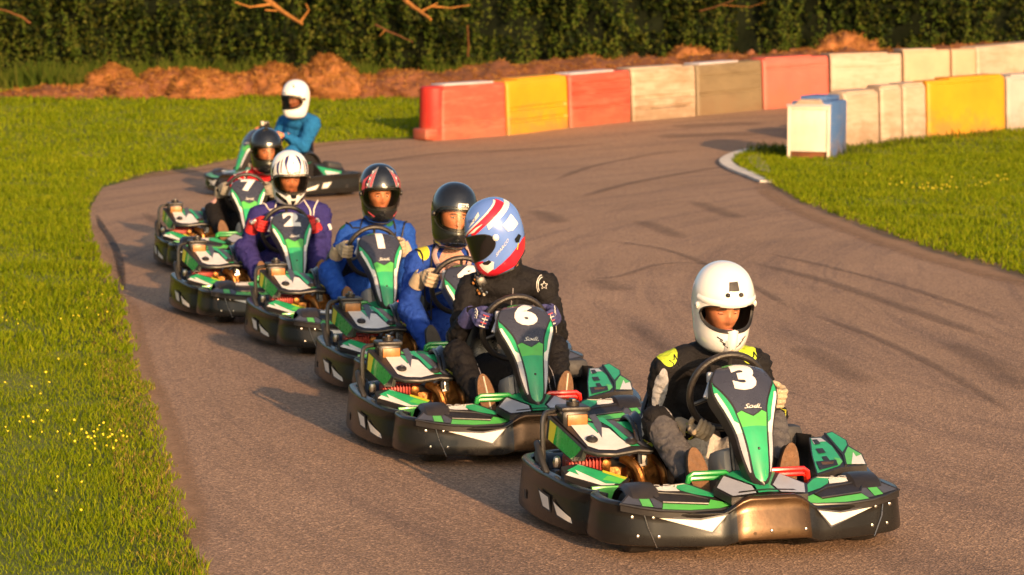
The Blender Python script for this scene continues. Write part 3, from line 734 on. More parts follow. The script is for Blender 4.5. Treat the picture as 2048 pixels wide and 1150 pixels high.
mat('helmet_white', (.80, .79, .77), .18, var=.04, scale=8, coat=.8, dirt=.05)
mat('helmet_black', (.010, .011, .013), .16, var=.2, scale=14, coat=.9)
mat('helmet_blue', (.13, .24, .62), .2, var=.08, scale=12, coat=.8)
mat('helmet_red', (.66, .02, .04), .2, var=.12, scale=12, coat=.8)
mat('helmet_navy', (.03, .03, .12), .2, var=.1, scale=12, coat=.8)
mat('helmet_grey', (.20, .20, .22), .25, var=.15, scale=12, coat=.6)
mat('skin', (.52, .19, .085), .5, var=.2, scale=25, bmp=.1)
mat('lips', (.38, .10, .07), .5); mat('brow', (.06, .03, .02), .8); mat('eye_white', (.55, .5, .45), .3); mat('iris', (.03, .02, .015), .2)
mat('glove_beige', (.46, .36, .24), .75, var=.2, scale=40, bmp=.4); mat('glove_blue', (.05, .05, .16), .7, var=.4, scale=60, bmp=.4)
mat('glove_red', (.50, .02, .02), .7, var=.2, scale=40, bmp=.4); mat('glove_grey', (.26, .23, .18), .75, var=.2, scale=40, bmp=.4)
mat('sole_brown', (.14, .065, .025), .7, var=.35, scale=30, bmp=.4); mat('shoe_dark', (.03, .025, .022), .7, var=.3, scale=30, bmp=.3)
mat('shoe_cream', (.5, .42, .32), .7, var=.2, scale=30)
# designs
def deco3(mb):
    hdec(mb, 'rubber', [(-1.9, .128), (1.6, .130), (1.7, .094), (-2.0, .092)], .003)
    for s in (-1, 1):
        q = hs(s*.23, .078); mb.ell(q, (.012, .012, .010), 'rubber', 12); mb.ell(q+Vector((0, -.006, .002)), (.005, .005, .005), 'steel', 8)
        for i in range(3): hdec(mb, 'rubber', [(s*(3.6-1.0*i), -.118-.016*i), (s*(5.6-1.0*i), -.106-.014*i), (s*(5.5-1.0*i), -.112-.014*i), (s*(3.6-1.0*i), -.124-.016*i)], .002)
        q = hs(s*1.30, .005, 1, .004); mb.ell(q, (.008, .016, .016), 'kart_white', 12); mb.ell(q+Vector((s*.006, 0, 0)), (.004, .006, .006), 'steel', 8)
    def band_(u, v):
        az = -1.32+2.64*u; return hs(az, .028+.030*v-.004*math.cos(az), 1, .007*math.sin(PI*min(1, max(0, v*.9+.05))))
    mb.grid(band_, 40, 5, 'helmet_white')
    # nose bridge of the chin bar with tape
    def br(u, v): az = (-.20+.40*u); return hs(az, -.205+.125*v+.012*(1-abs(2*u-1)), 1, .012*(1-abs(2*u-1)**2))
    mb.grid(br, 9, 8, 'helmet_white')
    hdec(mb, 'pale_grey', [(-3.0, -.195), (-1.6, -.196), (-1.9, -.12), (-2.6, -.12)], .002); hdec(mb, 'tank_cream', [(-.9, -.19), (.9, -.19), (.8, -.165), (0, -.15), (-.7, -.16)], .014)
def deco2(mb):
    for s in (-1, 1):
        hdec(mb, 'helmet_navy', [(s*3.0, .165), (s*5.6, .150), (s*5.6, .120), (s*4.6, .085), (s*3.0, .05), (s*4.0, .10)], .0016)
        hdec(mb, 'helmet_red', [(s*4.2, .10), (s*3.5, .05), (s*2.6, .035), (s*3.2, .06)], .0022)
        hdec(mb, 'helmet_navy', [(s*9, .13), (s*10.5, .10), (s*9.5, .04), (s*8.0, .02), (s*8.6, .07)], .0016)
        hdec(mb, 'helmet_grey', [(s*7.2, .15), (s*8, .12), (s*7.4, .05), (s*6.6, .04), (s*6.8, .10)], .0016)
        hdec(mb, 'helmet_black', [(s*12, .10), (s*14, .05), (s*13, -.05), (s*12.6, .02)], .0016)
        hdec(mb, 'helmet_black', [(s*11, -.10), (s*4.5, -.145), (s*3, -.185), (s*7, -.165), (s*12, -.13)], .0016)
        hdec(mb, 'helmet_grey', [(s*3.2, -.11), (s*8, -.10), (s*4.5, -.125)], .0016)
    hdec(mb, 'helmet_black', [(-2.2, -.10), (2.2, -.10), (1.4, -.135), (-1.4, -.135)], .002)
    hdec(mb, 'helmet_black', [(-1.6, -.15), (1.6, -.15), (.6, -.185), (-.6, -.185)], .002)
    fn = lambda u, v: hs(u/.13, v)
    for s in (-1, 1):
        mb.tube([fn(s*.026+.018*math.cos(a), .05+.007*math.sin(a))+Vector((0, -.003, 0)) for a in [i*2*PI/16 for i in range(16)]], .0018, 'helmet_black', 5, closed=True)
    lay_text(mb, 'HJC', fn, 'helmet_black', (0, .05), .014, .003); hdec(mb, 'helmet_navy', [(-.3, .122), (.3, .122), (0, .105)], .002)
def deco1(mb):
    for s in (-1, 1):
        hdec(mb, 'pink_red', [(s*8.5, .12), (s*12, .08), (s*13.0, .02), (s*11.5, -.02), (s*10.4, .02), (s*10.5, .07)], .0016)
        hdec(mb, 'helmet_grey', [(s*3.8, .17), (s*7, .15), (s*8.2, .11), (s*9, .04), (s*6.2, .04), (s*5.6, .09), (s*4.8, .13)], .0016)
        for i in range(6): z = .145-.02*i; a = 6.6+.45*i; hdec(mb, 'pink_red' if i % 2 else 'kart_white', [(s*a, z), (s*(a+1.0), z-.002), (s*(a+.7), z-.012), (s*(a+1.3), z-.018), (s*(a+.2), z-.014)], .0026)
        hdec(mb, 'pink_red', [(s*4.8, .15), (s*6.4, .12), (s*7.4, .06), (s*6.8, .04), (s*5.6, .10)], .0022)
        hdec(mb, 'pink_red', [(s*6, -.155), (s*9.6, -.125), (s*9.2, -.12), (s*5.6, -.145)], .002)
    hdec(mb, 'kart_white', [(-1.1, .052), (1.1, .052), (1.0, .040), (-1.0, .040)], .003)
def deco4(mb):
    hdec(mb, 'kart_white', [(-1.9, .058), (-1.7, .067), (2.6, .067), (2.9, .058), (2.7, .042), (2.4, .036), (-1.8, .036), (-2.1, .045)], .002)
    lay_text(mb, 'NITRO', lambda u, v: hs(u/.13, v), 'helmet_black', (.005, .0515), .021, .0036, sx=1.25, bold=.0006)
    mb.tube([hs(-.5+i*.1, -.165-.01*abs(i-5)*.1, 1, .003) for i in range(11)], .0014, 'steel', 5)
def deco7(mb):
    hdec(mb, 'kart_white', [(-1.7, .056), (-1.5, .066), (1.5, .066), (1.7, .056), (1.5, .044), (-1.5, .044)], .002)
    lay_text(mb, 'NITRO', lambda u, v: hs(u/.13, v), 'helmet_black', (0, .054), .016, .0036)
def deco6(mb):
    fn = lambda u, v: hs(u/.13, v)
    # his right side (azimuth negative): sweeping bands from the visor up to the back of the crown
    for s in (-1, 1):
        def bd(c0, c1, a0, a1, k=12): return [(s*(a0+(a1-a0)*i/k), c0+.0050*(a0+(a1-a0)*i/k)) for i in range(k+1)]+[(s*(a1-(a1-a0)*i/k), min(.178, c1+.0050*(a1-(a1-a0)*i/k))) for i in range(k+1)]
        hdec(mb, 'kart_white', bd(.044, .053, .4, 22), .0014); hdec(mb, 'helmet_red', bd(.006, .044, 5.0, 23.5), .0018); hdec(mb, 'helmet_red', bd(.036, .044, .4, 5.2, 6), .0018)
        hdec(mb, 'kart_white', bd(-.022, .006, 12.2, 27), .0014); hdec(mb, 'kart_white', [(s*3.0, .052), (s*6.5, .053), (s*11, .078), (s*8, .073), (s*5, .060)], .0026)
        hdec(mb, 'kart_white', [(s*4, .082), (s*7, .098), (s*10.5, .122), (s*10.2, .140), (s*6.5, .108)], .0014)
        hdec(mb, 'kart_white', [(s*17, .03), (s*22, .062), (s*23.5, .0), (s*20, -.018), (s*18, -.010)], .0026)
        hdec(mb, 'helmet_red', [(s*.3, -.094), (s*6, -.10), (s*8.5, -.165), (s*12, -.150), (s*18, -.115), (s*24, -.082), (s*31, -.070), (s*31, -.140), (s*24, -.165), (s*15, -.192), (s*6, -.2), (s*.3, -.2)], .0014, .03)
        hdec(mb, 'kart_white', [(s*3.8, -.112), (s*8.2, -.105), (s*10, -.125), (s*8.6, -.158), (s*5.2, -.168)], .0024)
        hdec(mb, 'helmet_black', [(s*5.6, -.108), (s*8.6, -.106), (s*9.3, -.120), (s*7.6, -.128), (s*6, -.120)], .0034)
        hdec(mb, 'helmet_black', [(s*19.5, -.062), (s*22, -.048), (s*23.2, -.064), (s*21, -.088), (s*19.6, -.082)], .0036)
        q = [hs(s*(1.95+.02*i), -.118+.004*i, 1, .003) for i in range(8)]; mb.tube(q, .0025, 'acid_yellow', 5)
    for k in (0,):
        V, F = text_tris('SPARCO', .021, maxe=.01, shear=.2)
        out = []
        for p in V: az = -1.42-(p.x*1.0)/.14*(-1); z = -.075+p.y+(az+1.42)*-.09; out.append(hs(az, z, 1, .004))
        mb.add(out, F, 'kart_white')
        V, F = text_tris('SPARCO', .021, maxe=.01, shear=.2)
        mb.add([hs(1.42+p.x/.14, -.075+p.y+(p.x/.14)*.09, 1, .005) for p in V], F, 'kart_white')
        V, F = text_tris('RACE', .022, maxe=.01, shear=.2); out = []
        for p in V: az = -.62+p.x/.13; z = .118+p.y-(az+.62)*.02; out.append(hs(az, z, 1, .003))
        mb.add(out, F, 'helmet_navy')
        mb.add([hs(.62+p.x/.13, .112+p.y, 1, .004) for p in V], F, 'helmet_navy')
def deco8(mb):
    hdec(mb, 'helmet_grey', [(-4.5, .060), (-.5, .056), (-.5, .046), (-4, .048)], .002); hdec(mb, 'rubber', [(4.0, .14), (6.5, .115), (5.2, .098), (4.6, .12)], .002)
# ================================================================ HEAD
def head(mb, Mx, eyes=1.0, talk=0.0):
    """face and skull, built in the helmet's frame; Mx takes it to the body's frame"""
    def sh(u, v):
        a = (u-.5)*2*PI; b_ = v*PI; z = .118*math.cos(b_); r = math.sin(b_)
        w_ = .074-.014*max(0, -z/.11)**1.2*1.0; x = w_*r*math.sin(a); y = -(.100 if math.cos(a) > 0 else .095)*r*math.cos(a)
        if math.cos(a) > 0:
            zz = z
            g = lambda cx, cz, sx, sz: math.exp(-((x-cx)/sx)**2-((zz-cz)/sz)**2)
            y -= .022*g(0, -.034, .010, .014)+.012*g(0, -.012, .008, .022)            # nose tip and bridge
            y -= .006*g(.013, -.036, .006, .008)+.006*g(-.013, -.036, .006, .008)      # nostrils
            y += .010*(g(.031, .004, .017, .011)+g(-.031, .004, .017, .011))            # eye sockets
            y -= .006*(g(.03, .024, .024, .007)+g(-.03, .024, .024, .007))              # brow ridge
            y -= .006*(g(.042, -.026, .016, .018)+g(-.042, -.026, .016, .018))          # cheekbones
            y -= .007*g(0, -.066, .018, .006)+.006*g(0, -.074, .016, .006); y += .004*g(0, -.070, .02, .0025)
            y -= .010*g(0, -.098, .02, .014)
        return Mx @ Vector((x, y, z-.025))
    mb.grid(sh, 56, 44, 'skin', cu=True, flip=True)
    for s in (-1, 1):
        mb.ell(Mx @ Vector((s*.031, -.083, -.022)), (.0125, .010, .008*eyes), 'eye_white', 12, Mx.to_3x3()); mb.ell(Mx @ Vector((s*.031, -.0905, -.023)), (.0058, .004, .006*eyes), 'iris', 10, Mx.to_3x3())
        mb.tube([Mx @ Vector((s*(.030+.014*k), -.0955+.006*k*k, -.0165+.002*(1-k*k)-.002*(1-eyes)*3)) for k in (-1, -.5, 0, .5, 1)], .0022, 'skin', 6)
        mb.tube([Mx @ Vector((s*(.030+.018*k), -.1015+.007*k*k, -.003+.003*(1-k*k))) for k in (-1, -.5, 0, .5, 1)], [.002, .0034, .0036, .003, .0015], 'brow', 6)
    mb.tube([Mx @ Vector((.022*k, -.107+.008*k*k, -.092+.001*(1-k*k))) for k in (-1, -.6, 0, .6, 1)], [.001, .0034, .0042, .0034, .001], 'lips', 6)
    mb.tube([Mx @ Vector((.020*k, -.106+.008*k*k, -.0995)) for k in (-1, -.6, 0, .6, 1)], [.001, .004, .005, .004, .001], 'lips', 6)
# ================================================================ HANDS
def hand_mesh(side, curl=1.0):
    """closed round a rim; x = along the rim, y = outwards from the wheel's centre, z = towards the driver"""
    mb = MB(); s = side
    rc(mb, (-.010, .034, .030), .024, (.018, .036, .026), .021); rc(mb, (.0, .036, .045), .024, (-.004, .040, .060), .023)
    rc(mb, (-.022, .034, .022), .018, (.028, .034, .018), .017)
    rc(mb, (-.004, .040, .060), .023, (-.018, .052, .105), .026)
    for i, (x, L_, r) in enumerate(((.032, .9, .0098), (.0105, 1.0, .0105), (-.0115, .97, .0102), (-.032, .80, .0090))):
        k = [(x*.92, .036, .012), (x, .035, -.018*L_-.004), (x, .010, -.030*L_-.004), (x*.97, -.020, -.020), (x*.95, -.024, -.004)]
        rad = [r*1.15, r*1.08, r, r*.95, r*.86]
        for a in range(4): rc(mb, k[a], rad[a], k[a+1], rad[a+1], n=10)
    t = [(.020, .040, .040), (.038, .018, .038), (.046, -.002, .028), (.046, -.016, .016)]
    for a in range(3): rc(mb, t[a], (.015, .0125, .0115, .010)[a], t[a+1], (.0125, .0115, .010)[a], n=10)
    return remeshed(mb, .0042, 3, 'glove', .4)
HAND = hand_mesh(1)
def place_hand(parent, C, T, Rv, N, cloth, name='glove', join=None, sc=1.08):
    Mx = Matrix((T, Rv, N)).transposed().to_4x4(); Mx = Matrix.Translation(C) @ Mx @ Matrix.Scale(sc, 4)
    me = HAND.copy(); 
    if Mx.determinant() < 0: me.flip_normals()
    me.transform(Mx); me.materials.clear(); me.materials.append(M[cloth])
    me.update(); return link(me, name, parent, True, 60)
# ================================================================ PERSON
def cloth_noise(me, amp, seed):
    me.update(); n = len(me.vertices); co_ = np.empty(n*3); me.vertices.foreach_get('co', co_); no = np.empty(n*3); me.vertices.foreach_get('normal', no)
    co_ = co_.reshape(-1, 3); no = no.reshape(-1, 3); out = co_.copy()
    for i in range(n):
        p = Vector(co_[i]); a = noise.noise(Vector((p.x*9+seed, p.y*9, p.z*16))); b_ = 1-abs(noise.noise(Vector((p.x*15+4*a, p.y*12+seed, p.z*24+3*a))))*3.2; b_ = max(b_, -.7)
        c = noise.noise(p*45+Vector((seed, 0, 0)))
        arm = .5+1.0*max(0, min(1, (abs(p.x)-.16)/.10))
        out[i] += no[i]*(amp*(.7*a+.55*b_*arm+.15*c))
    me.vertices.foreach_set('co', out.ravel()); me.update()
def person(K, hpx, hy, hrot, suit, label, hel, gloves, gname='glove', hands=(R(12), R(168)), lean=(0, 0), seed=0, eyes=.8, headrot=None, shoes='sole_brown', knees=(0, 0), sw=.195, bulk=1.0, collar=None, bare=False, cloth=None, chest=None, grip=.0, hintv=(.30, .10, -1.0), tx=0.0):
    px, py = hpx; hc = bpy_(px, py, hy, K); hc.y = hy
    root_loc = (K[0], K[1], 0)
    mb = MB(); nb = Vector((hc.x*.7+tx, hy+.09, hc.z-.20)); B = bulk
    pel = Vector((0, .28, .20)); hz = nb.z
    mb.ell(pel, (.165*B, .14, .12), 'x', 16); mb.ell((0, .29, .30), (.150*B, .125*B, .15), 'x', 16)
    ch = Vector((nb.x*.6, (nb.y+.29)/2+.01, hz-.20)); mb.ell(ch, (.172*B, .125*B, .19), 'x', 18)
    up = Vector((nb.x, nb.y+.02, hz-.055)); mb.ell(up+Vector((0, .0, -.04)), (.165*B, .105*B, .085), 'x', 16)
    rc(mb, up+Vector((0, 0, -.01)), .070, nb+Vector((0, -.01, .10)), .052)
    rc(mb, nb+Vector((0, 0, -.01)), .075, nb+Vector((0, -.005, .035)), .066)       # collar
    sh = []
    for i, s in enumerate((-1, 1)):
        S_ = up+Vector((s*sw*B, .0, -.040)); rc(mb, up+Vector((s*.07, 0, .0)), .068*B, S_, .070*B)
        C = wp(hands[1] if s < 0 else hands[0]); C = C+(C-WC).normalized()*(grip[0 if s < 0 else 1] if isinstance(grip, tuple) else grip); 
        rv = (C-WC).normalized(); W_ = C+rv*.050-Vector((0, 0, 0))+wn*(.095 if wn.y > 0 else -.095)*1.0+Vector((0, 0, -.012))
        # elbow by two-bone reach
        d = W_-S_; L1, L2 = .275, .25; dist = min(d.length, L1+L2-.005); a = (L1*L1-L2*L2+dist*dist)/(2*dist); h = math.sqrt(max(0, L1*L1-a*a))
        hint = Vector((s*hintv[0], hintv[1], hintv[2])); dn = d.normalized(); hp = (hint-dn*hint.dot(dn)).normalized(); E = S_+dn*a+hp*h
        rc(mb, S_, .071*B, S_.lerp(E, .55), .060*B); rc(mb, S_.lerp(E, .55), .060*B, E, .051*B); rc(mb, E, .053*B, E.lerp(W_, .5), .047); rc(mb, E.lerp(W_, .5), .047, W_, .036)
        sh.append((C, rv, W_, E))
    feet = []
    for i, s in enumerate((-1, 1)):
        H_ = Vector((s*.10, .26, .19)); A_ = Vector((s*.19, -.30, .235)); d = A_-H_; L1, L2 = .42, .40; dist = min(d.length, L1+L2-.01); a = (L1*L1-L2*L2+dist*dist)/(2*dist); h = math.sqrt(max(0, L1*L1-a*a))
        hint = Vector((s*(.45+knees[i]), 0, 1.0)); dn = d.normalized(); hp = (hint-dn*hint.dot(dn)).normalized(); Kn = H_+dn*a+hp*h
        rc(mb, H_, .098*B, H_.lerp(Kn, .5), .086*B); rc(mb, H_.lerp(Kn, .5), .086*B, Kn, .070*B); rc(mb, Kn, .071*B, Kn.lerp(A_, .45), .064); rc(mb, Kn.lerp(A_, .45), .064, A_, .050)
        feet.append(A_)
    print(seed, 'hc', hc, 'up', up, 'sh', [(tuple(round(v, 2) for v in x[3]), tuple(round(v, 2) for v in x[2])) for x in sh])
    me = remeshed(mb, .0125, 5, 'person'); cloth_noise(me, .0105, seed*3.7+1)
    me.materials.append(M[suit])
    # the face and neck belong to the same body mesh
    hm = MB(); Rm = Matrix.Translation(hc) @ (hrot if headrot is None else headrot).to_4x4(); head(hm, Rm, eyes)
    rc(hm, nb+Vector((0, .0, .0)), .062, Rm @ Vector((0, .02, -.08)), .060, 'skin', 20)
    hme = bpy.data.meshes.new('h'); hme.from_pydata(hm.v, [], hm.f)
    for x in hm.mats: hme.materials.append(M[x])
    hme.polygons.foreach_set('material_index', hm.m)
    bm = bmesh.new(); bm.from_mesh(me); k = len(me.materials); nf0 = len(bm.faces); bm.from_mesh(hme); bm.faces.ensure_lookup_table()
    for f in bm.faces[nf0:]: f.material_index += k
    if bare:
        pass
    bm.to_mesh(me); bm.free(); bpy.data.meshes.remove(hme)
    for i in range(k-1, k-1+0): pass
    for x in hm.mats: me.materials.append(M[x])
    o = link(me, 'person', None, True, 80); tag(o, label, 'person', 'kart drivers'); o.location = (K[0], K[1], 0); o.rotation_euler = (0, 0, K[2])
    H = helmet(o, hc, hrot.to_euler(), **hel)
    for (C, rv, W_, E), s in zip(sh, (-1, 1)):
        N = wn if wn.y > 0 else -wn; T = rv.cross(N) if s > 0 else N.cross(rv)
        T = T if T.z > 0 else -T
        g = place_hand(o, C, T, rv, N, gloves, gname)
        cm = MB(); d = (E-W_).normalized(); cm.tube([W_-d*.012, W_+d*.012, W_+d*.085], [.034, .043, .049], gloves if cloth is None else cloth, 14); 
        if not bare: cm.build('cuff', o)
    for A_, s in zip(feet, (-1, 1)):
        mb = MB(); q = Matrix.Rotation(R(-14), 3, 'X') @ Matrix.Rotation(R(s*10), 3, 'Y')
        base = A_+Vector((s*.005, -.012, .0))
        def sol(u, v, s=s): return (u, v)
        out = [(.040*math.cos(a)*(1.12 if math.sin(a) > 0 else .9), .02+.135*math.sin(a)+.06) for a in [i*2*PI/24 for i in range(24)]]
        fn = lambda u, v, d_: base+q @ Vector((u, -.052-d_, v-.04))
        mb.prism(out, .022, 0.0, shoes, fn); mb.prism([(u*.9, .08+(v-.08)*.95) for u, v in out], .0, -.02, 'shoe_dark', fn)
        rc(mb, base+q @ Vector((0, -.022, .14)), .030, base+q @ Vector((0, -.008, .02)), .044, 'shoe_dark', 16); rc(mb, base+q @ Vector((0, -.008, .02)), .044, A_+Vector((0, .05, .03)), .046, 'shoe_dark', 16)
        mb.tube([fn(.004, v, .024) for v in (-.03, .05, .14, .2)], .0055, 'shoe_cream', 5) if shoes == 'sole_brown' and seed in (6,) else None
        mb.build('shoe', o, ang=50)
    return o, H, nb, up, sh
def Rx(a, b=0, c=0): return Matrix.Rotation(R(c), 3, 'Z') @ Matrix.Rotation(R(a), 3, 'X') @ Matrix.Rotation(R(b), 3, 'Y')
# ================================================================ THE FIELD
KP = {3: K3, 6: (-.027, 15.077, R(15.5)), 4: (-.343, 17.218, R(15.0)), 1: (-.956, 19.397, R(16)), 2: (-1.668, 21.161, R(16.3)), 7: (-2.265, 24.797, R(10.4)), 8: (-2.66, 33.3, R(-48))}
KL = {3: 'green and black racing kart numbered 3, leading the line closest to the camera', 6: 'racing kart numbered 6 in green and black, second in line', 4: 'racing kart numbered 4, mostly hidden behind kart 6',
      1: 'racing kart numbered 1, driven by the man in the bright blue suit', 2: 'racing kart numbered 2, driver in purple with red gloves', 7: 'racing kart numbered 7, driver in red and black',
      8: 'last racing kart, turned sideways at the edge of the grass, driver in blue sweater'}
first = True
protos = kids(kart)
for k in (3, 6, 4, 1, 2, 7, 8):
    if first: r = kart; first = False
    else: r = copy_tree(kart) if False else None
    if r is None:
        r = kart.copy(); COL.objects.link(r)
        for ch in protos: copy_tree(ch, r)
    r.location = (KP[k][0], KP[k][1], 0); r.rotation_euler = (0, 0, KP[k][2]); tag(r, KL[k], 'racing kart', 'racing karts')
    KR = globals().setdefault('KR', {}); KR[k] = r
for k, r in KR.items():
    if k != 8:
        for ch in kids(r):
            if ch.name.startswith('nose_panel'):
                nsk = number(str(k)); nsk.parent = ch; nsk['label'] = 'white number %d on the nose panel' % k
# suits -----------------------------------------------------------
blk = (.012, .011, .012)
patches('suit_black_lime', (.014, .013, .014), [((.185, .27, .78), (.046, .25, .075), (.50, .62, .05), True),
        ((.212, .20, .575), (.030, .14, .13), (.40, .40, .42), True), ((.215, .22, .47), (.045, .12, .055), (.40, .40, .42), True), ((.315, .22, .47), (.03, .10, .07), (.50, .47, .43), True),
        ((.05, .12, .30), (.11, .30, .12), (.50, .47, .43), True), ((.15, .05, .20), (.08, .12, .12), (.48, .45, .41), True), ((.26, -.06, .42), (.10, .16, .16), (.09, .085, .09), True)], rough=.75)
patches('suit_black', (.011, .010, .010), [((.20, .26, .80), (.0, .0, .0), blk)], rough=.7)
patches('suit_blue_peach', (.018, .060, .33), [((.01, .10, .70), (.10, .2, .17), (.55, .30, .22)), ((.155, .24, .80), (.035, .12, .05), (.60, .55, .05), True)], rough=.8)
patches('suit_blue', (.015, .070, .36), [((.165, .32, .79), (.055, .12, .05), (.02, .12, .06), True)], rough=.8)
patches('suit_purple', (.034, .028, .145), [((.18, .32, .80), (.05, .08, .04), (.05, .04, .18), True)], rough=.8)
patches('suit_red_black', (.012, .011, .012), [((0, .30, .80), (.30, .26, .155), (.50, .015, .02)), ((.26, .16, .60), (.035, .10, .12), (.5, .3, .27), True)], rough=.8)
patches('sweater_blue', (.015, .13, .33), [((0, -.1, .20), (.6, .46, .16), (.02, .02, .025))], rough=.9)
mat('piping_white', (.7, .62, .55), .6); mat('piping_grey', (.28, .26, .27), .6); mat('piping_black', (.012, .012, .012), .6); mat('collar_pink', (.5, .33, .30), .8, bmp=.3)
P = {}
P[3] = person(K3, (1445, 604), .03, Rx(13), 'suit_black_lime', 'person in black suit with lime shoulders and plain white helmet driving the front kart', dict(main='helmet_white', deco=deco3, A=1.2, zt0=.030, zb0=-.088), 'glove_beige', hands=(R(-8), R(240)), grip=(.018, .055), hintv=(.10, .75, -.75), seed=3, eyes=.35, sw=.21)
P[6] = person(KP[6], (990, 464), .07, Rx(24, -4, -90), 'suit_black', 'person in all black suit with light blue, white and red helmet looking sideways', dict(main='helmet_blue', deco=deco6, visor='visor_black'), 'glove_blue', hands=(R(18), R(162)), seed=6, shoes='sole_brown', sw=.20, bulk=1.0, tx=.085)
P[4] = person(KP[4], (908, 425), .05, Rx(2, 6, 4), 'suit_blue_peach', 'person in blue suit and black helmet with white badge, leaning out behind the black-suited driver', dict(main='helmet_black', deco=deco4, visor='visor_clear', zt0=.032, zb0=-.095), 'glove_beige', hands=(R(20), R(166)), seed=4, eyes=.8, shoes='shoe_dark')
P[1] = person(KP[1], (759, 381), .06, Rx(6), 'suit_blue', 'person in bright blue suit with black helmet patterned in red and white', dict(main='helmet_black', deco=deco1, visor='visor_clear', zt0=.032, zb0=-.098), 'glove_beige', hands=(R(10), R(176)), seed=1, eyes=.9, tx=.03)
P[2] = person(KP[2], (579, 350), .05, Rx(10), 'suit_purple', 'person in purple suit with red and white gloves and white helmet with navy streaks', dict(main='helmet_white', deco=deco2, visor='visor_smoke', zt0=.024, zb0=-.100), 'glove_red', hands=(R(12), R(168)), seed=2, eyes=.6, tx=.045, sw=.215, bulk=1.08)
P[7] = person(KP[7], (532, 298), .06, Rx(3, 0, 6), 'suit_red_black', 'person in red and black suit with black helmet carrying a small camera on top', dict(main='helmet_black', deco=deco7, visor='visor_smoke', zt0=.034, zb0=-.085), 'glove_grey', hands=(R(12), R(168)), seed=7, eyes=.8)
P[8] = person(KP[8], (592, 195), .08, Rx(2, 0, 14), 'sweater_blue', 'person in turquoise blue sweater and white helmet with bare hands driving the last kart', dict(main='helmet_white', scale=1.12, deco=deco8, visor='visor_dark', zt0=.022, zb0=-.105), 'skin', gname='hand', hands=(R(15), R(150)), seed=8, eyes=.8, bare=True, bulk=1.3, tx=-.02)
bpy.data.meshes.remove(HAND)
# extras on helmets and suits -------------------------------------
mb = MB(); mb.box((0, -.01, .215), (.05, .05, .04), 'dark_steel', b=.2); mb.tube([(0, 0, .17), (0, 0, .20)], .014, 'grip_black', 10); mb.box((-.035, -.01, .22), (.03, .045, .038), 'tank_cream', b=.2); mb.tube([(.004, -.034, .217), (.004, -.042, .217)], .013, 'visor_black', 12)
mb.build('action_camera', P[7][1])
mb = MB(); c0 = Vector((-.02, -.172, -.20)); mb.box(c0, (.045, .05, .05), 'dark_steel', b=.2); mb.tube([(0, -.15, -.17), c0], .010, 'steel', 8)
for i in range(8):
    a = Vector((.014*math.sin(i*2.1)-.03, -.195+.012*math.cos(i*1.7), -.165-.015*i)); mb.ell(a, (.008, .008, .010), ('dark_steel', 'bronze_metal', 'amber_label', 'tank_cream')[i % 4], 8)
    a = a+Vector((.022, .012, .006)); mb.ell(a, (.007, .007, .010), ('dark_steel', 'steel')[i % 2], 8)
mb.build('action_camera', P[6][1])
def on_body(o, path, r, mm, name, lift=.002, direction=Vector((0, -1, 0)), n=6, depth=2.0):
    """a seam laid on the suit: each point dropped on to the body along a direction"""
    from mathutils.bvhtree import BVHTree
    b = BVHTree.FromPolygons([v.co for v in o.data.vertices], [p.vertices[:] for p in o.data.polygons]); out = []
    for p in path:
        h = b.ray_cast(Vector(p)-direction*.8, direction, depth)
        if h[0] is not None: out.append(h[0]+h[1]*lift)
    if len(out) > 2:
        mb = MB(); mb.tube(out, r, mm, n); return mb.build(name, o)
DN = Vector((0, 0, -1)); FW = Vector((0, 1, 0))
o6 = P[6][0]
for s in (-1, 1):
    for k in range(3):
        path = [(s*(.115+.02*k+.05*t+.018*math.sin(t*5)), 0, .50-.28*t) for t in [i/14 for i in range(15)]]
        on_body(o6, path, .0022, 'piping_grey', 'stripe', direction=FW)
up6 = P[6][3]
for s in (1,):
    for rr in (.030, .038): on_body(o6, [(up6.x+s*.175+rr*math.cos(a), 0, up6.z-.03+rr*1.3*math.sin(a)) for a in [PI*.55+i*PI*.75/10 for i in range(11)]], .0022, 'kart_white', 'stripe', direction=FW)
    st = [(up6.x+s*.18+(.020 if i % 2 == 0 else .009)*math.sin(2*PI*i/10), 0, up6.z-.035+(.022 if i % 2 == 0 else .010)*math.cos(2*PI*i/10)) for i in range(11)]
    on_body(o6, st, .002, 'kart_white', 'star_emblem', direction=FW)
on_body(o6, [(up6.x+.175+.04*t, 0, up6.z-.13-.14*t) for t in [i/8 for i in range(9)]], .0018, 'kart_white', 'stripe', direction=FW)
on_body(o6, [(up6.x, 0, up6.z-.04-.25*t) for t in [i/8 for i in range(9)]], .003, 'piping_grey', 'zip', direction=FW)
o3 = P[3][0]; up3 = P[3][3]
for s in (-1, 1):
    st = [(up3.x+s*.185+(.030 if i % 2 == 0 else .012)*math.sin(2*PI*i/10), 0, up3.z-.010+(.030 if i % 2 == 0 else .013)*math.cos(2*PI*i/10)) for i in range(11)]
    on_body(o3, st, .0028, 'piping_black', 'star_emblem', direction=FW)
for s in (-1, 1):
    C, rv, W_, E = P[3][4][0 if s < 0 else 1]
    m = W_.lerp(E, .4); on_body(o3, [(m.x+.02*math.sin(i*2.6)+.004*i, 0, m.z+.035-.010*i) for i in range(8)], .004, 'acid_yellow', 'sleeve_emblem', direction=FW)
# epaulettes edged with pale piping on the purple and red suits
for k, mm in ((2, 'piping_white'), (7, 'piping_white'), (1, 'piping_black'), (4, 'piping_black')):
    o, u = P[k][0], P[k][3]
    for s in (-1, 1):
        path = [(u.x+s*(.085+.12*t), u.y-.07*math.sin(PI*t)-.01, 0) for t in [i/12 for i in range(13)]]
        path = [(a, b_, 1.2) for a, b_, c in path]
        on_body(o, path, .0055, mm, 'epaulette', direction=DN, lift=.008, depth=3)
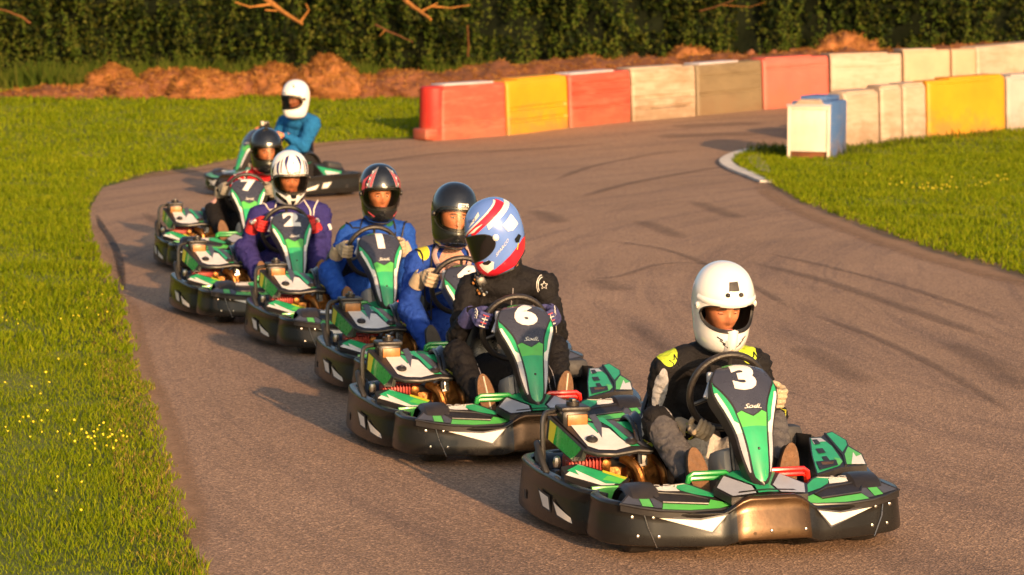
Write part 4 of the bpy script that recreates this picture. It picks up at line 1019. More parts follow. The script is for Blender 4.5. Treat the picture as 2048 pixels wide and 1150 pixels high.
# arm badge on the purple suit, collar of the fourth driver
u = P[2][3]; C, rv, W_, E = P[2][4][1]
o = on_body(P[2][0], [(u.x+.265+.012*t, 0, u.z-.11-.035*t) for t in (0, .3, .6, 1)], .013, 'sticker_white', 'arm_badge', direction=FW)
u = P[4][3]
for s in (-1, 1):
    mb = MB(); q = [(u.x+s*.06, u.y-.055, u.z+.075), (u.x+s*.11, u.y-.085, u.z+.01), (u.x+s*.085, u.y-.125, u.z-.07), (u.x+s*.04, u.y-.13, u.z-.14)]
    mb.tube(smoothpath(q, 4), [.018]*13, 'collar_pink', 10, flat=.45); mb.build('collar', P[4][0])
# white backs on the red gloves
for k in (2,):
    for (C, rv, W_, E), s in zip(P[k][4], (-1, 1)):
        mb = MB(); N = wn if wn.y > 0 else -wn; d = (E-W_).normalized()
        mb.tube([C+rv*.062-N*.015+Vector((0, 0, .03)), C+rv*.070+N*.02, W_+rv*.016, W_+d*.05+rv*.02], [.010, .019, .022, .016], 'kart_white', 8, flat=.6)
        mb.build('glove_panel', P[k][0])
# pale pattern on the blue gloves
for (C, rv, W_, E), s in zip(P[6][4], (-1, 1)):
    mb = MB(); N = wn if wn.y > 0 else -wn; T = rv.cross(N); T = T if T.z > 0 else -T
    for i in range(5):
        q = C+rv*(.056-.004*i)+T*(.032-.016*i)-N*.012; mb.tube([q, q+rv*.006+N*.02+T*.008, q+rv*.004+N*.035-T*.006], .0026, 'kart_white', 5)
        q = C+T*(.032-.021*i*.95)-N*.048+rv*.018; 
        if i < 4: mb.tube([q+rv*.016, q-N*.002, q-rv*.016], .0028, 'kart_white' if i % 2 else 'pink_red', 5)
    mb.tube([C+rv*(.056-.004*i)+T*(.032-.016*i)-N*.012 for i in range(5)], .002, 'kart_white', 5); mb.tube([C+T*(.032-.020*i)-N*.048+rv*.018 for i in range(4)]+[C+rv*.040-T*.032-N*.012], .002, 'kart_white', 5)
    mb.build('glove_pattern', P[6][0])
# ================================================================ THE PLACE
# --- materials
def ground_mat():
    m, n, b, N, L = nodes('grass_ground'); c = ramp(N, L, nz(N, L, 1.1, 8, .7), [(.3, (.095, .13, .006)), (.5, (.14, .18, .008)), (.72, (.21, .19, .02))])
    c2 = mixc(N, L, ramp(N, L, nz(N, L, 30, 6, .7), [(.35, 0), (.75, .7)]), c, (.05, .07, .008)); L.new(c2, b.inputs['Base Color']); b.inputs['Roughness'].default_value = .95
    bump(N, L, b, nz(N, L, 40, 8, .7), .8, .03); M['grass_ground'] = m
ground_mat()
def track_mat():
    m, n, b, N, L = nodes('asphalt'); tc = N.new('ShaderNodeTexCoord'); ob = tc.outputs['Object']
    # polar coordinates about the inside of the bend, so that wear runs along the line the karts drive
    sx = N.new('ShaderNodeSeparateXYZ'); L.new(ob, sx.inputs[0]); X0, Y0 = 11.0, 22.0
    dx = mth(N, L, 'SUBTRACT', sx.outputs[0], X0); dy = mth(N, L, 'MULTIPLY', mth(N, L, 'SUBTRACT', sx.outputs[1], Y0), .72)
    r = mth(N, L, 'SQRT', mth(N, L, 'ADD', mth(N, L, 'MULTIPLY', dx, dx), mth(N, L, 'MULTIPLY', dy, dy))); an = mth(N, L, 'ARCTAN2', dy, dx)
    cv = N.new('ShaderNodeCombineXYZ'); L.new(mth(N, L, 'MULTIPLY', r, 2.6), cv.inputs[0]); L.new(mth(N, L, 'MULTIPLY', an, 3.0), cv.inputs[1])
    st = nz(N, L, 1.0, 7, .7, cv.outputs[0], .6); wide = nz(N, L, .35, 5, .6, ob)
    base = ramp(N, L, wide, [(.3, (.285, .175, .105)), (.7, (.355, .222, .138))])
    base = mixc(N, L, ramp(N, L, st, [(.47, 0), (.66, .60)]), base, (.16, .10, .072))
    cv2 = N.new('ShaderNodeCombineXYZ'); L.new(mth(N, L, 'MULTIPLY', r, 9.0), cv2.inputs[0]); L.new(mth(N, L, 'MULTIPLY', an, 5.0), cv2.inputs[1])
    base = mixc(N, L, ramp(N, L, nz(N, L, 1.0, 4, .6, cv2.outputs[0], 1.2), [(.56, 0), (.70, .40)]), base, (.14, .09, .068))
    vo = N.new('ShaderNodeTexVoronoi'); vo.inputs['Scale'].default_value = 95; L.new(ob, vo.inputs['Vector'])
    sp = N.new('ShaderNodeSeparateColor'); L.new(vo.outputs['Color'], sp.inputs[0])
    base = mixc(N, L, 1.0, base, ramp(N, L, sp.outputs[0], [(0, .62), (.5, .95), (.85, 1.25), (1, 1.9)]), 'MULTIPLY')
    base = mixc(N, L, ramp(N, L, nz(N, L, 9, 9, .8, ob), [(.60, 0), (.78, .5)]), base, (.33, .19, .11))
    L.new(base, b.inputs['Base Color']); b.inputs['Roughness'].default_value = .82; b.inputs['Specular IOR Level'].default_value = .35
    h = mth(N, L, 'ADD', vo.outputs['Distance'], mth(N, L, 'MULTIPLY', nz(N, L, 30, 6, .7, ob), .8)); bump(N, L, b, h, .55, .008); M['asphalt'] = m
track_mat()
mat('verge_dirt', (.36, .21, .13), .95, var=.3, scale=6, bmp=.8, bscale=60)
mat('kerb_paint', (.70, .64, .55), .7, var=.25, scale=5, dirt=.2, bmp=.2); mat('concrete', (.24, .19, .16), .85, var=.3, scale=6, dirt=.3, bmp=.4)
mat('soil', (.17, .06, .022), .95, var=.5, scale=5, bmp=1, bscale=25); mat('straw_heap', (.28, .105, .028), .95, var=.5, scale=5, bmp=1, bscale=30)
def leafmat(name, a, b_, c_, rough=.6, tr=.3, sc=1.2):
    m, n, b, N, L = nodes(name); g = N.new('ShaderNodeNewGeometry'); f = mth(N, L, 'ADD', mth(N, L, 'MULTIPLY', g.outputs['Random Per Island'], .55), mth(N, L, 'MULTIPLY', nz(N, L, sc, 4), .45))
    c = ramp(N, L, f, [(.2, a), (.5, b_), (.8, c_)]); L.new(c, b.inputs['Base Color']); b.inputs['Roughness'].default_value = rough; b.inputs['Specular IOR Level'].default_value = .08
    t = N.new('ShaderNodeBsdfTranslucent'); L.new(c, t.inputs[0]); mx = N.new('ShaderNodeMixShader'); mx.inputs[0].default_value = tr
    L.new(b.outputs[0], mx.inputs[1]); L.new(t.outputs[0], mx.inputs[2]); L.new(mx.outputs[0], N['Material Output'].inputs[0]); M[name] = m
leafmat('grass_blade', (.085, .135, .002), (.150, .205, .003), (.25, .27, .01), .7, .3, .9)
leafmat('dry_blade', (.17, .14, .02), (.26, .19, .04), (.36, .27, .07), .8, .25)
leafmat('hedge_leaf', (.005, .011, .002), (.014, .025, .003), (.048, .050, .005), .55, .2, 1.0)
leafmat('weed_leaf', (.03, .055, .006), (.06, .09, .008), (.12, .12, .02), .6, .3, 1.0)
leafmat('straw', (.14, .048, .012), (.28, .115, .028), (.46, .23, .06), .85, .15, 2)
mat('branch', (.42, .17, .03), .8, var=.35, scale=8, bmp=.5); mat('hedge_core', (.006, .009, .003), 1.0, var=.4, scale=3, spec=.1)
mat('twig', (.20, .075, .02), .9); mat('petal', (.75, .62, .03), .6)
def struct(o): o['kind'] = 'structure'; return o
# --- ground sheet, lowered a little under the track
Lp = [(470, 1330), (405, 1150), (372, 1050), (345, 950), (312, 830), (270, 720), (247, 610), (236, 578), (212, 545), (190, 500), (176, 455), (180, 415), (205, 375), (300, 350), (420, 333), (480, 318), (560, 302), (640, 288), (760, 280), (850, 277)]
left = [G(*p) for p in Lp]
inner = [G(*p) for p in [(850, 277), (1020, 268), (1270, 240), (1530, 216)]]
far = [G(1530, 216), G(1660, 206), G(1810, 196), G(2060, 180), G(2300, 170)]
near = [G(2300, 240), G(2060, 258), G(1850, 275), G(1700, 292), G(1575, 297), G(1500, 302), G(1462, 322), G(1484, 340), G(1535, 366), G(1600, 405), G(1660, 430), G(1760, 468), G(1870, 505), G(2048, 556), G(2200, 610)]
track_poly = [(p.x, p.y) for p in left+inner[1:]+far[1:]+near]
track_poly += [(9.5, 18), (9.5, 6.5), (-.8, 6.5)]
def inside(x, y, P=track_poly):
    r = False; n = len(P)
    for i in range(n):
        x1, y1 = P[i]; x2, y2 = P[(i+1) % n]
        if (y1 > y) != (y2 > y) and x < (x2-x1)*(y-y1)/(y2-y1)+x1: r = not r
    return r
mb = MB()
xs = list(np.arange(-14, 18.1, .4)); ys = list(np.arange(4, 58.1, .4))
xs = [-300, -120, -50, -24]+xs+[24, 50, 120, 300]; ys = [-60, -10]+ys+[64, 80, 110, 160, 260, 420]
vs = []
for y in ys:
    for x in xs:
        k = inside(x, y) or inside(x+.35, y) or inside(x-.35, y) or inside(x, y+.4) or inside(x, y-.4)
        z = zt(x, min(y, 70)); 
        if not k and -14 < x < 18 and 4 < y < 58: z += .03+.02*noise.noise(Vector((x*.7, y*.7, 0)))
        else: z -= .03 if k else 0
        vs.append((x, y, z))
nx = len(xs); mb.add(vs, [(j*nx+i, j*nx+i+1, (j+1)*nx+i+1, (j+1)*nx+i) for j in range(len(ys)-1) for i in range(nx-1)], 'grass_ground'); struct(mb.build('ground'))
def flat(u, v): return Vector((u, v, zt(u, v)+.0))
mb = MB(); sheet(mb, ccw(track_poly), flat, 'asphalt', 0, .5); struct(mb.build('track'))
def strip(name, path, w0, w1, h, m, jag=0.0, sub=40, z0=.004):
    Pp = smoothpath(path, sub); mb = MB(); vs = []; n = len(Pp)
    for i, p in enumerate(Pp):
        t = (Pp[min(n-1, i+1)]-Pp[max(0, i-1)]); t.z = 0; t.normalize(); nr = Vector((-t.y, t.x, 0)); j = jag*(noise.noise(Vector((p.x*2, p.y*1.2, 5)))+.4*noise.noise(Vector((p.x*9, p.y*6, 5)))); j2 = jag*(noise.noise(Vector((p.x*2.2, p.y*1.1, 9)))+.5*noise.noise(Vector((p.x*9, p.y*7, 2))))
        for wd, hh in ((w0+j, 0), (w0+j, h), (w1+j2, h), (w1+j2, 0)): q = p+nr*wd; q.z = zt(q.x, q.y)+z0+hh; vs.append(q)
    mb.add(vs, [(i*4+k, i*4+k+1, (i+1)*4+k+1, (i+1)*4+k) for i in range(n-1) for k in range(3)]+[(0, 1, 2, 3), ((n-1)*4+3, (n-1)*4+2, (n-1)*4+1, (n-1)*4)], m)
    return struct(mb.build(name, smooth=False))
def softmat(name, col, amax, sc=3.0, lo=.25, hi=.7):
    m, n, b, N, L = nodes(name); a = N.new('ShaderNodeAttribute'); a.attribute_name = 'edge'; tc = N.new('ShaderNodeTexCoord')
    k = mth(N, L, 'ADD', mth(N, L, 'MULTIPLY', a.outputs['Fac'], .75), mth(N, L, 'MULTIPLY', nz(N, L, sc, 9, .75, tc.outputs['Object']), .6)); al = ramp(N, L, k, [(lo+.25, 0), (hi+.25, amax)])
    c = mixc(N, L, 1.0, col, ramp(N, L, nz(N, L, 60, 4, .7, tc.outputs['Object']), [(.3, .7), (.7, 1.3)]), 'MULTIPLY'); L.new(c, b.inputs['Base Color']); b.inputs['Roughness'].default_value = .9; L.new(al, b.inputs['Alpha']); M[name] = m
softmat('verge_soft', (.33, .19, .10), .85, 4.0); softmat('step_shade', (.05, .035, .03), .85, 3.0, .2, .6); softmat('tyre_mark', (.11, .072, .055), .36, 2.2, .28, .85)
def strip_soft(name, path, wd, m, z0=.006, sub=14):
    Pp = smoothpath(path, sub); vs = []; ed = []; n = len(Pp)
    for i, p in enumerate(Pp):
        t = (Pp[min(n-1, i+1)]-Pp[max(0, i-1)]); t.z = 0; t.normalize(); nr = Vector((-t.y, t.x, 0)); en = min(1, min(i, n-1-i)/(n*.2))
        for k in (-1, -.5, 0, .5, 1): q = p+nr*wd*k*(.6+.4*en); q.z = zt(q.x, q.y)+z0; vs.append(tuple(q)); ed.append((1-abs(k)**1.5)*en)
    me = bpy.data.meshes.new(name); me.from_pydata(vs, [], [(i*5+k, (i+1)*5+k, (i+1)*5+k+1, i*5+k+1) for i in range(n-1) for k in range(4)]); me.materials.append(M[m])
    at_ = me.attributes.new('edge', 'FLOAT', 'POINT'); at_.data.foreach_set('value', ed); me.update(); return struct(link(me, name, None, False))
TM = [([(1385, 402), (1430, 420), (1485, 440)], .10), ([(1270, 440), (1320, 458), (1370, 480)], .10), ([(1068, 420), (1100, 435), (1118, 448)], .12), ([(1190, 560), (1215, 570), (1240, 585)], .12),
      ([(1130, 405), (1250, 370), (1380, 345), (1480, 330)], .09), ([(1090, 370), (1180, 335), (1290, 312), (1400, 300)], .07), 
      ([(1480, 520), (1640, 560), (1820, 620), (2048, 700)], .09), ([(1500, 500), (1680, 540), (1860, 590), (2060, 660)], .05), ([(1180, 480), (1330, 500), (1480, 560), (1620, 640)], .05), ([(1130, 560), (1230, 555), (1320, 530), (1420, 530), (1560, 560)], .04),
      ([(1590, 690), (1660, 725), (1740, 775)], .10), ([(1880, 680), (1980, 730), (2060, 790)], .10), ([(1600, 620), (1760, 680), (1900, 750), (2060, 850)], .05), ([(1250, 640), (1330, 700), (1370, 760)], .06),
      ([(700, 330), (860, 310), (1050, 300), (1250, 285)], .10), ([(480, 430), (420, 460), (330, 450), (280, 420)], .09), ([(1330, 255), (1430, 250), (1540, 246)], .22), ([(1300, 275), (1420, 270), (1540, 268)], .25)]
softmat('tyre_mark_faint', (.13, .085, .063), .30, 2.0, .2, .9)
for p_, w_ in TM: strip_soft('tyre_mark', [G(*p) for p in p_], w_*1.3 if len(p_) > 3 else w_*1.7, 'tyre_mark' if len(p_) > 3 else 'tyre_mark_faint', .007)
# dry soil along the grass edges
Lw = [Vector(p) for p in left]
strip_soft('dirt_verge', [G(*p) for p in [(405, 1150), (372, 1050), (345, 950), (312, 830), (270, 720), (247, 610), (236, 578)]], .16, 'verge_soft')
strip_soft('dirt_verge', [G(*p) for p in [(205, 375), (300, 350), (420, 333), (480, 318), (560, 302), (640, 288), (760, 280), (850, 277)]], .45, 'verge_soft')
strip_soft('dirt_verge', [G(*p) for p in [(1500, 345), (1560, 382), (1640, 425), (1760, 470), (1870, 508), (2060, 562), (2200, 612)]], .42, 'verge_soft')
# shadow line of the worn step at the left edge, painted as a dark strip
strip_soft('step_shadow', [G(*p) for p in [(192, 425), (203, 452), (222, 480), (236, 512), (243, 545), (247, 590)]], .05, 'step_shade')
strip_soft('dirt_verge', [G(*p) for p in [(178, 440), (192, 490), (214, 540), (240, 600)]], .16, 'verge_soft')
# painted kerb round the tip of the infield grass
strip('kerb', [G(*p) for p in [(1640, 296), (1575, 297), (1520, 302), (1478, 312), (1461, 325), (1475, 338), (1510, 352), (1545, 366)]], -.15, .03, .03, 'kerb_paint', .01)
mb = MB(); Q = [G(*p) for p in [(1490, 322), (1520, 310), (1536, 335), (1540, 352), (1515, 346)]]; sheet(mb, ccw([(p.x, p.y) for p in Q]), lambda u, v: Vector((u, v, zt(u, v)+.045)), 'concrete', 0, .3); struct(mb.build('concrete_apron'))
# --- grass as blades
def blades(name, cells, mt, hmin, hmax, wd, seed, lean=.5, seg=True, zoff=.0):
    r = np.random.default_rng(seed); vs = []; fs = []
    for (x, y, sc) in cells:
        a = r.uniform(0, 2*PI); h = r.uniform(hmin, hmax)*sc; l = r.uniform(.1, lean)*h; w_ = wd*r.uniform(.7, 1.3); d = r.uniform(0, 2*PI)
        ux, uy = math.cos(a)*w_/2, math.sin(a)*w_/2; lx, ly = math.cos(d)*l, math.sin(d)*l; z = zt(x, y)+.024+.02*noise.noise(Vector((x*.7, y*.7, 0))); o = len(vs)
        vs += [(x-ux, y-uy, z), (x+ux, y+uy, z), (x+lx*.4+ux*.8, y+ly*.4+uy*.8, z+h*.6), (x+lx*.4-ux*.8, y+ly*.4-uy*.8, z+h*.6), (x+lx, y+ly, z+h)]
        fs += [(o, o+1, o+2, o+3), (o+3, o+2, o+4)]
    mb = MB(); mb.add(vs, fs, mt); return tag(mb.build(name, smooth=False), kind='stuff')
def clump(x, y, s=1.0): return .55+.9*max(0, noise.noise(Vector((x*1.3*s, y*1.3*s, 3)))+.35)
r_ = np.random.default_rng(3); cells = []
def vinside(X, Y, P=track_poly):
    r = np.zeros(len(X), bool); n = len(P)
    for i in range(n):
        x1, y1 = P[i]; x2, y2 = P[(i+1) % n]
        if y1 == y2: continue
        r ^= ((y1 > Y) != (y2 > Y)) & (X < (x2-x1)*(Y-y1)/(y2-y1)+x1)
    return r
def scatter(x0, x1, y0, y1, dens, cond, fr=1.10):
    n = int((x1-x0)*(y1-y0)*dens); o = []
    X = r_.uniform(x0, x1, n); Y = r_.uniform(y0, y1, n)
    k = (np.abs(X) <= Y*.1745*fr+.3) & (X > (1.5 if x0 >= 1.5 else -99)); X = X[k]; Y = Y[k]
    if fr > 2: k = np.abs(X) > Y*.1745*1.1+.2; X = X[k]; Y = Y[k]
    J = np.array([.06*noise.noise(Vector((x*5, y*4, 0)))+.03*noise.noise(Vector((x*13, y*11, 0))) for x, y in zip(X, Y)])
    k = ~vinside(X+J, Y+1.4*J); X = X[k]; Y = Y[k]
    if cond == 'edge':
        k = vinside(X+.28, Y) | vinside(X-.28, Y) | vinside(X, Y-.5); X = X[k]; Y = Y[k]
    for x, y in zip(X, Y):
        if cond == 'edge' and noise.noise(Vector((x*3, y*3, 1))) < -.15: continue
        o.append((float(x), float(y), clump(x, y)))
    return o
def grassy(x, y):
    j = .06*noise.noise(Vector((x*5, y*4, 0)))
    return not inside(x+j, y+j*1.4)
def blk_free(x, y): return grassy(x, y)
A = scatter(-4.2, -.6, 10.6, 18.6, 3100, grassy)
tag(blades('grass', A, 'grass_blade', .016, .046, .0055, 1, .9, zoff=.02), 'short bright green grass on the left verge')
A = scatter(-7, -1.0, 18.6, 35, 1200, grassy)
tag(blades('grass', A, 'grass_blade', .03, .075, .011, 2, .8, zoff=.02), 'short green grass farther along the left verge')
A = scatter(-9.8, 1, 35, 50.8, 560, grassy)
tag(blades('grass', A, 'grass_blade', .03, .09, .018, 3, .7, zoff=.02), 'green grass field behind the bend on the left')
A = scatter(-24, -1, 6, 51, 110, grassy, 3.4)
tag(blades('grass', A, 'grass_blade', .03, .08, .02, 7, .8, zoff=.02), 'wider spread of coarse field grass off to the left')
A = scatter(1.5, 9.5, 20, 46, 1000, grassy)
tag(blades('grass', A, 'grass_blade', .03, .08, .012, 4, .8, zoff=.02), 'green infield grass inside the bend on the right')
# dry blades near the edges
A = scatter(-4, -.6, 10.7, 22, 1500, 'edge')+scatter(1.5, 9, 20, 41, 650, 'edge')+scatter(-7, 0, 22, 44, 400, 'edge')
tag(blades('dry_grass', A, 'dry_blade', .012, .038, .006, 5, 1.2, zoff=.02), 'dry yellow grass along the track edges')
# taller tufts behind and beside the near barrier
# --- buttercups
fm = MB(); fm.lathe([(.001, 0), (.011, .003), (.015, .011)], 'petal', (0, 0, .075), 'Z', 7); fm.tube([(0, 0, 0), (.004, 0, .076)], .0018, 'grass_blade', 4, cap=False)
f0 = None; k = 0
fl = []
for px, py, sx_, sy_, n in ((205, 895, 60, 28, 26), (60, 880, 50, 26, 12), (130, 640, 130, 30, 14), (20, 640, 40, 25, 8), (1870, 385, 60, 12, 26), (1960, 375, 80, 12, 12), (1760, 372, 50, 10, 8), (100, 1000, 90, 60, 6), (90, 760, 80, 60, 8)):
    for i in range(n):
        fl.append((px+random.gauss(0, 1)*sx_*.6, py+random.gauss(0, 1)*sy_*.6, py < 500))
for px, py, farr in fl:
    p = G(px, py)
    if not grassy(p.x, p.y): continue
    if f0 is None: f0 = fm.build('buttercup'); o = f0
    else: o = f0.copy(); COL.objects.link(o)
    s = random.uniform(.6, 1.1)*(.8 if farr else .55); o.location = p+Vector((0, 0, .015)); o.scale = (s, s, .8 if not farr else 1); o.rotation_euler = (random.uniform(-.4, .4)+.5, random.uniform(-.4, .4), random.uniform(0, 6))
    if farr: tag(o, 'tiny yellow buttercup in the infield grass on the right', 'flower', 'yellow buttercups in the infield grass')
    else: tag(o, 'small yellow buttercup in the left verge grass', 'flower', 'yellow buttercups in the left verge')
# --- barriers
def barrier_mat(name, col, dirt, dc=(.18, .11, .05), var=.14):
    m, n, b, N, L = nodes(name); tc = N.new('ShaderNodeTexCoord'); mp = N.new('ShaderNodeMapping'); mp.inputs['Scale'].default_value = (1.2, 1.2, 7); oi = N.new('ShaderNodeObjectInfo')
    ad = N.new('ShaderNodeVectorMath'); L.new(tc.outputs['Object'], ad.inputs[0]); L.new(oi.outputs['Location'], ad.inputs[1]); L.new(ad.outputs[0], mp.inputs[0])
    st = nz(N, L, 1.6, 9, .72, mp.outputs[0], .5); bl = nz(N, L, 2.2, 6, .6, ad.outputs[0])
    c = mixc(N, L, 1.0, col, ramp(N, L, bl, [(.3, 1-var), (.7, 1.05)]), 'MULTIPLY')
    c = mixc(N, L, ramp(N, L, st, [(.62-.22*dirt, 0), (.85-.15*dirt, min(1, .25+.7*dirt))]), c, dc)
    sz = N.new('ShaderNodeSeparateXYZ'); L.new(tc.outputs['Object'], sz.inputs[0]); sp_ = nz(N, L, 3.0, 8, .75, ad.outputs[0])
    c = mixc(N, L, ramp(N, L, mth(N, L, 'SUBTRACT', mth(N, L, 'MULTIPLY', sp_, 1.0), mth(N, L, 'MULTIPLY', sz.outputs[2], .55)), [(.28, 0), (.50, .55)]), c, (.20, .12, .06))
    L.new(c, b.inputs['Base Color']); b.inputs['Roughness'].default_value = .55; bump(N, L, b, st, .3, .02); M[name] = m
barrier_mat('b_red', (.46, .065, .035), .6, (.38, .19, .12)); barrier_mat('b_deep', (.42, .022, .014), .3, (.3, .1, .06)); barrier_mat('b_pink', (.58, .12, .085), .15, (.6, .25, .2)); barrier_mat('b_yellow', (.60, .27, .003), .2, (.45, .22, .02))
barrier_mat('b_white', (.46, .36, .27), .8, (.30, .20, .12)); barrier_mat('b_soiled', (.46, .35, .25), .95, (.20, .12, .05)); barrier_mat('b_brown', (.20, .145, .075), .6, (.08, .05, .02))
barrier_mat('b_cream', (.47, .31, .19), .5, (.55, .33, .18)); barrier_mat('b_blue', (.06, .14, .34), .45, (.30, .28, .28)); barrier_mat('b_yellow2', (.60, .27, .003), .2, (.6, .3, .02)); barrier_mat('b_grey', (.42, .37, .34), .25, (.3, .22, .15))
mat('lid_grey', (.50, .46, .48), .6, var=.15, scale=5); mat('slot_dark', (.055, .03, .012), .9)
def barrier(a, b_, h, m, label, group, grooves=(), slots=(), lid=None, dpt=.46, ends=True, back=1, name='barrier_block', shape=0):
    """water-filled road block standing with its near face along a-b"""
    a = Vector(a); b_ = Vector(b_); d = Vector((b_.x-a.x, b_.y-a.y, 0)); L_ = d.length; ang = math.atan2(d.y, d.x); root = empty(name, (a.x, a.y, min(zt(a.x, a.y), 9)), ang); tag(root, label, 'barrier', group)
    dz = zt(b_.x, b_.y)-zt(a.x, a.y)
    def prof(k):  # depth inset at height fraction k
        v = .035*max(0, k-.1)
        for g0, g1, dd in grooves:
            e = .012
            if g0-e < k < g1+e: v += dd*min(1, (k-g0+e)/e, (g1+e-k)/e)
        return v
    ks = sorted(set([0, .02, .1, .2, .3, .4, .5, .6, .7, .8, .9, .97, 1.0]+[x for g in grooves for x in (g[0]-.012, g[0], g[1], g[1]+.012)]))
    mb = MB(); e = .05; ex = [0.012, .03, e, .10, L_*.3, L_*.5, L_*.7, L_-.10, L_-e, L_-.03, L_-.012]
    def ring(x, k):
        z = k*h+x/L_*dz; end = .035*max(0, 1-min(x, L_-x)/e)**1.5; kk = prof(k) if .08 < x < L_-.08 else .035*max(0, k-.1); top = .03*max(0, (k-.95)/.05)
        return z, kk+end+top
    n = len(ks); vs = []
    for x in ex:
        for k in ks: z, i = ring(x, k); vs.append((x, i, z))
        for k in reversed(ks): z, i = ring(x, k); vs.append((x, dpt-i, z))
    m_ = 2*n; mb.add(vs, [(i*m_+j, i*m_+(j+1) % m_, (i+1)*m_+(j+1) % m_, (i+1)*m_+j)[::-1] for i in range(len(ex)-1) for j in range(m_)]+[tuple(range(m_)), tuple(reversed(range((len(ex)-1)*m_, len(ex)*m_)))], m)
    mb.build('body', root, ang=30)
    if lid:
        mb = MB(); 
        q = Matrix.Rotation(-math.atan2(dz, L_), 3, 'Y'); mb.box((L_*lid[1], dpt/2, h+dz*lid[1]+.012), (L_*lid[2], dpt*.72, .03), lid[0], q, .3); mb.build('top_cap', root)
    if slots:
        mb = MB()
        for (x0, x1, k0, k1) in slots:
            z = (k0+k1)/2*h+(x0+x1)/2*dz; mb.box(((x0+x1)/2*L_, .02+prof((k0+k1)/2), z), ((x1-x0)*L_, .03, (k1-k0)*h), 'slot_dark', Matrix.Rotation(-math.atan2(dz, L_), 3, 'Y'), .1)
        mb.build('fork_slot', root)
    return root
# far row (base line seen along the photograph's track edge)
FR = [(882, 281), (1016, 271), (1140, 256), (1265, 243), (1395, 232), (1528, 219), (1662, 211)]
fg = [G(*p) for p in FR[:-1]]+[G(1662, 109, .82)]
c = fg[-1]
fg += [Vector(p) for p in [tuple(G(*q)) for q in ((1808, 102, .84), (1905, 99, .84), (1957, 97, .84), (2150, 79, .84))]]
HT = [.79, .80, .80, .80, .80, .80, .80, .84, .84, .86]
specs = [('b_red', 'red barrier block with rounded end, leftmost of the far row', ((.30, .33, .012),), (), ('lid_grey', .45, .75)),
         ('b_yellow', 'yellow barrier block with dark slots in the far row', ((.44, .50, .03), (.22, .27, .03), (.0, .001, 0)), ((.10, .35, .44, .50), (.62, .93, .45, .51), (.05, .5, .22, .26)), ('b_yellow2', .55, .7)),
         ('b_red', 'faded red barrier block right of the slotted yellow one in the far row', ((.80, .84, .02), (.62, .66, .02), (.34, .37, .02)), (), ('lid_grey', .4, .7)),
         ('b_soiled', 'cream barrier block with muddy brown lower half in the far row', ((.42, .47, .03), (.22, .26, .03)), ((.2, .9, .41, .44), (.3, .85, .2, .23)), ('b_white', .4, .8)),
         ('b_brown', 'dirty brown barrier block between the muddy cream one and the pink one', ((.40, .44, .02), (.75, .78, .012)), (), ('lid_grey', .35, .6)),
         ('b_pink', 'salmon pink barrier block in the far row', ((.80, .84, .015),), (), ('b_pink', .4, .7)),
         ('b_white', 'white barrier block right of the salmon pink one', ((.25, .29, .02), (.72, .75, .01)), (), ('b_white', .4, .8)),
         ('b_cream', 'peach tinted cream barrier block in the far row, third from its right end', ((.30, .33, .01),), (), ('b_white', .35, .7)),
         ('b_cream', 'narrow looking cream barrier block in the far row, before the tall white one', (), (), None),
         ('b_white', 'tall white barrier block with a dark groove at the right end of the far row', ((.30, .34, .03),), (), None)]
for i, (m, lb, gr, slt, lid) in enumerate(specs):
    a, b_ = fg[i], fg[i+1]; d = (b_-a).normalized()*.006
    r = barrier(a+d, b_-d, HT[i], m, lb, 'far row of barrier blocks', gr, slt, lid)
    if i == 0:
        mb = MB(); mb.box((-.12, .2, .09), (.28, .34, .17), 'b_red', b=.2); mb.build('foot', r)
        mb = MB(); mb.lathe([(.001, 0), (.21, 0), (.215, .01), (.20, HT[0]-.03), (.17, HT[0]-.005), (.001, HT[0])], 'b_deep', (.02, .23, .0), 'Z', 24); mb.build('rounded_end', r)
# near row
ng = [G(*p) for p in [(1690, 298), (1762, 290), (1808, 286), (1856, 281), (2014, 266), (2120, 258)]]
NS = [('b_white', 'stained white barrier panel block next to the blue and white end box', .78), ('b_white', 'narrow clean white barrier block, left of the one with a grey patch', .82), ('b_white', 'narrow white barrier block touching the bright yellow one', .83),
      ('b_yellow2', 'large bright yellow barrier block at the edge of the infield grass', .86), ('b_grey', 'greyish white barrier block at the right edge, beyond the bright yellow one', .84)]
for i, (m, lb, h) in enumerate(NS):
    a, b_ = ng[i], ng[i+1]; d = (b_-a).normalized()*.008
    barrier(a+d, b_-d, h, m, lb, 'near row of barrier blocks', ((.93, .935, .008),), (), ('b_white' if i < 2 else m, .5, .8) if i != 3 else ('b_yellow2', .62, .66), dpt=.42)
# end box: white framed panel in front of a blue body
e0, e1 = G(1575, 322), G(1659, 324); root = empty('barrier_end_box', (e0.x, e0.y, 0), math.atan2(e1.y-e0.y, e1.x-e0.x)); tag(root, 'blue topped box with a white framed front panel at the tip of the infield', 'barrier')
W_ = (e1-e0).length; H_ = .74; mat('panel_white', (.74, .66, .54), .6, var=.10, scale=4, dirt=.35, dirtcol=(.5, .33, .17))
mb = MB()
for x in (.018, W_-.018): mb.box((x, 0, H_/2), (.036, .04, H_), 'panel_white', b=.1)
mb.box((W_/2, 0, H_-.02), (W_-.074, .036, .036), 'panel_white', b=.1); mb.box((W_/2, 0, .145), (W_-.074, .036, .02), 'panel_white', b=.1); mb.build('frame', root)
mb = MB(); mb.box((W_/2, .004, .44), (W_-.078, .012, .565), 'panel_white', b=.1); mb.build('panel', root)
mb = MB(); mb.box((W_/2+.02, .42, .41), (W_-.02, .74, .80), 'b_blue', b=.05); mb.box((W_/2+.03, .42, .845), (W_*.62, .66, .07), 'b_blue', b=.3); mb.build('body', root)
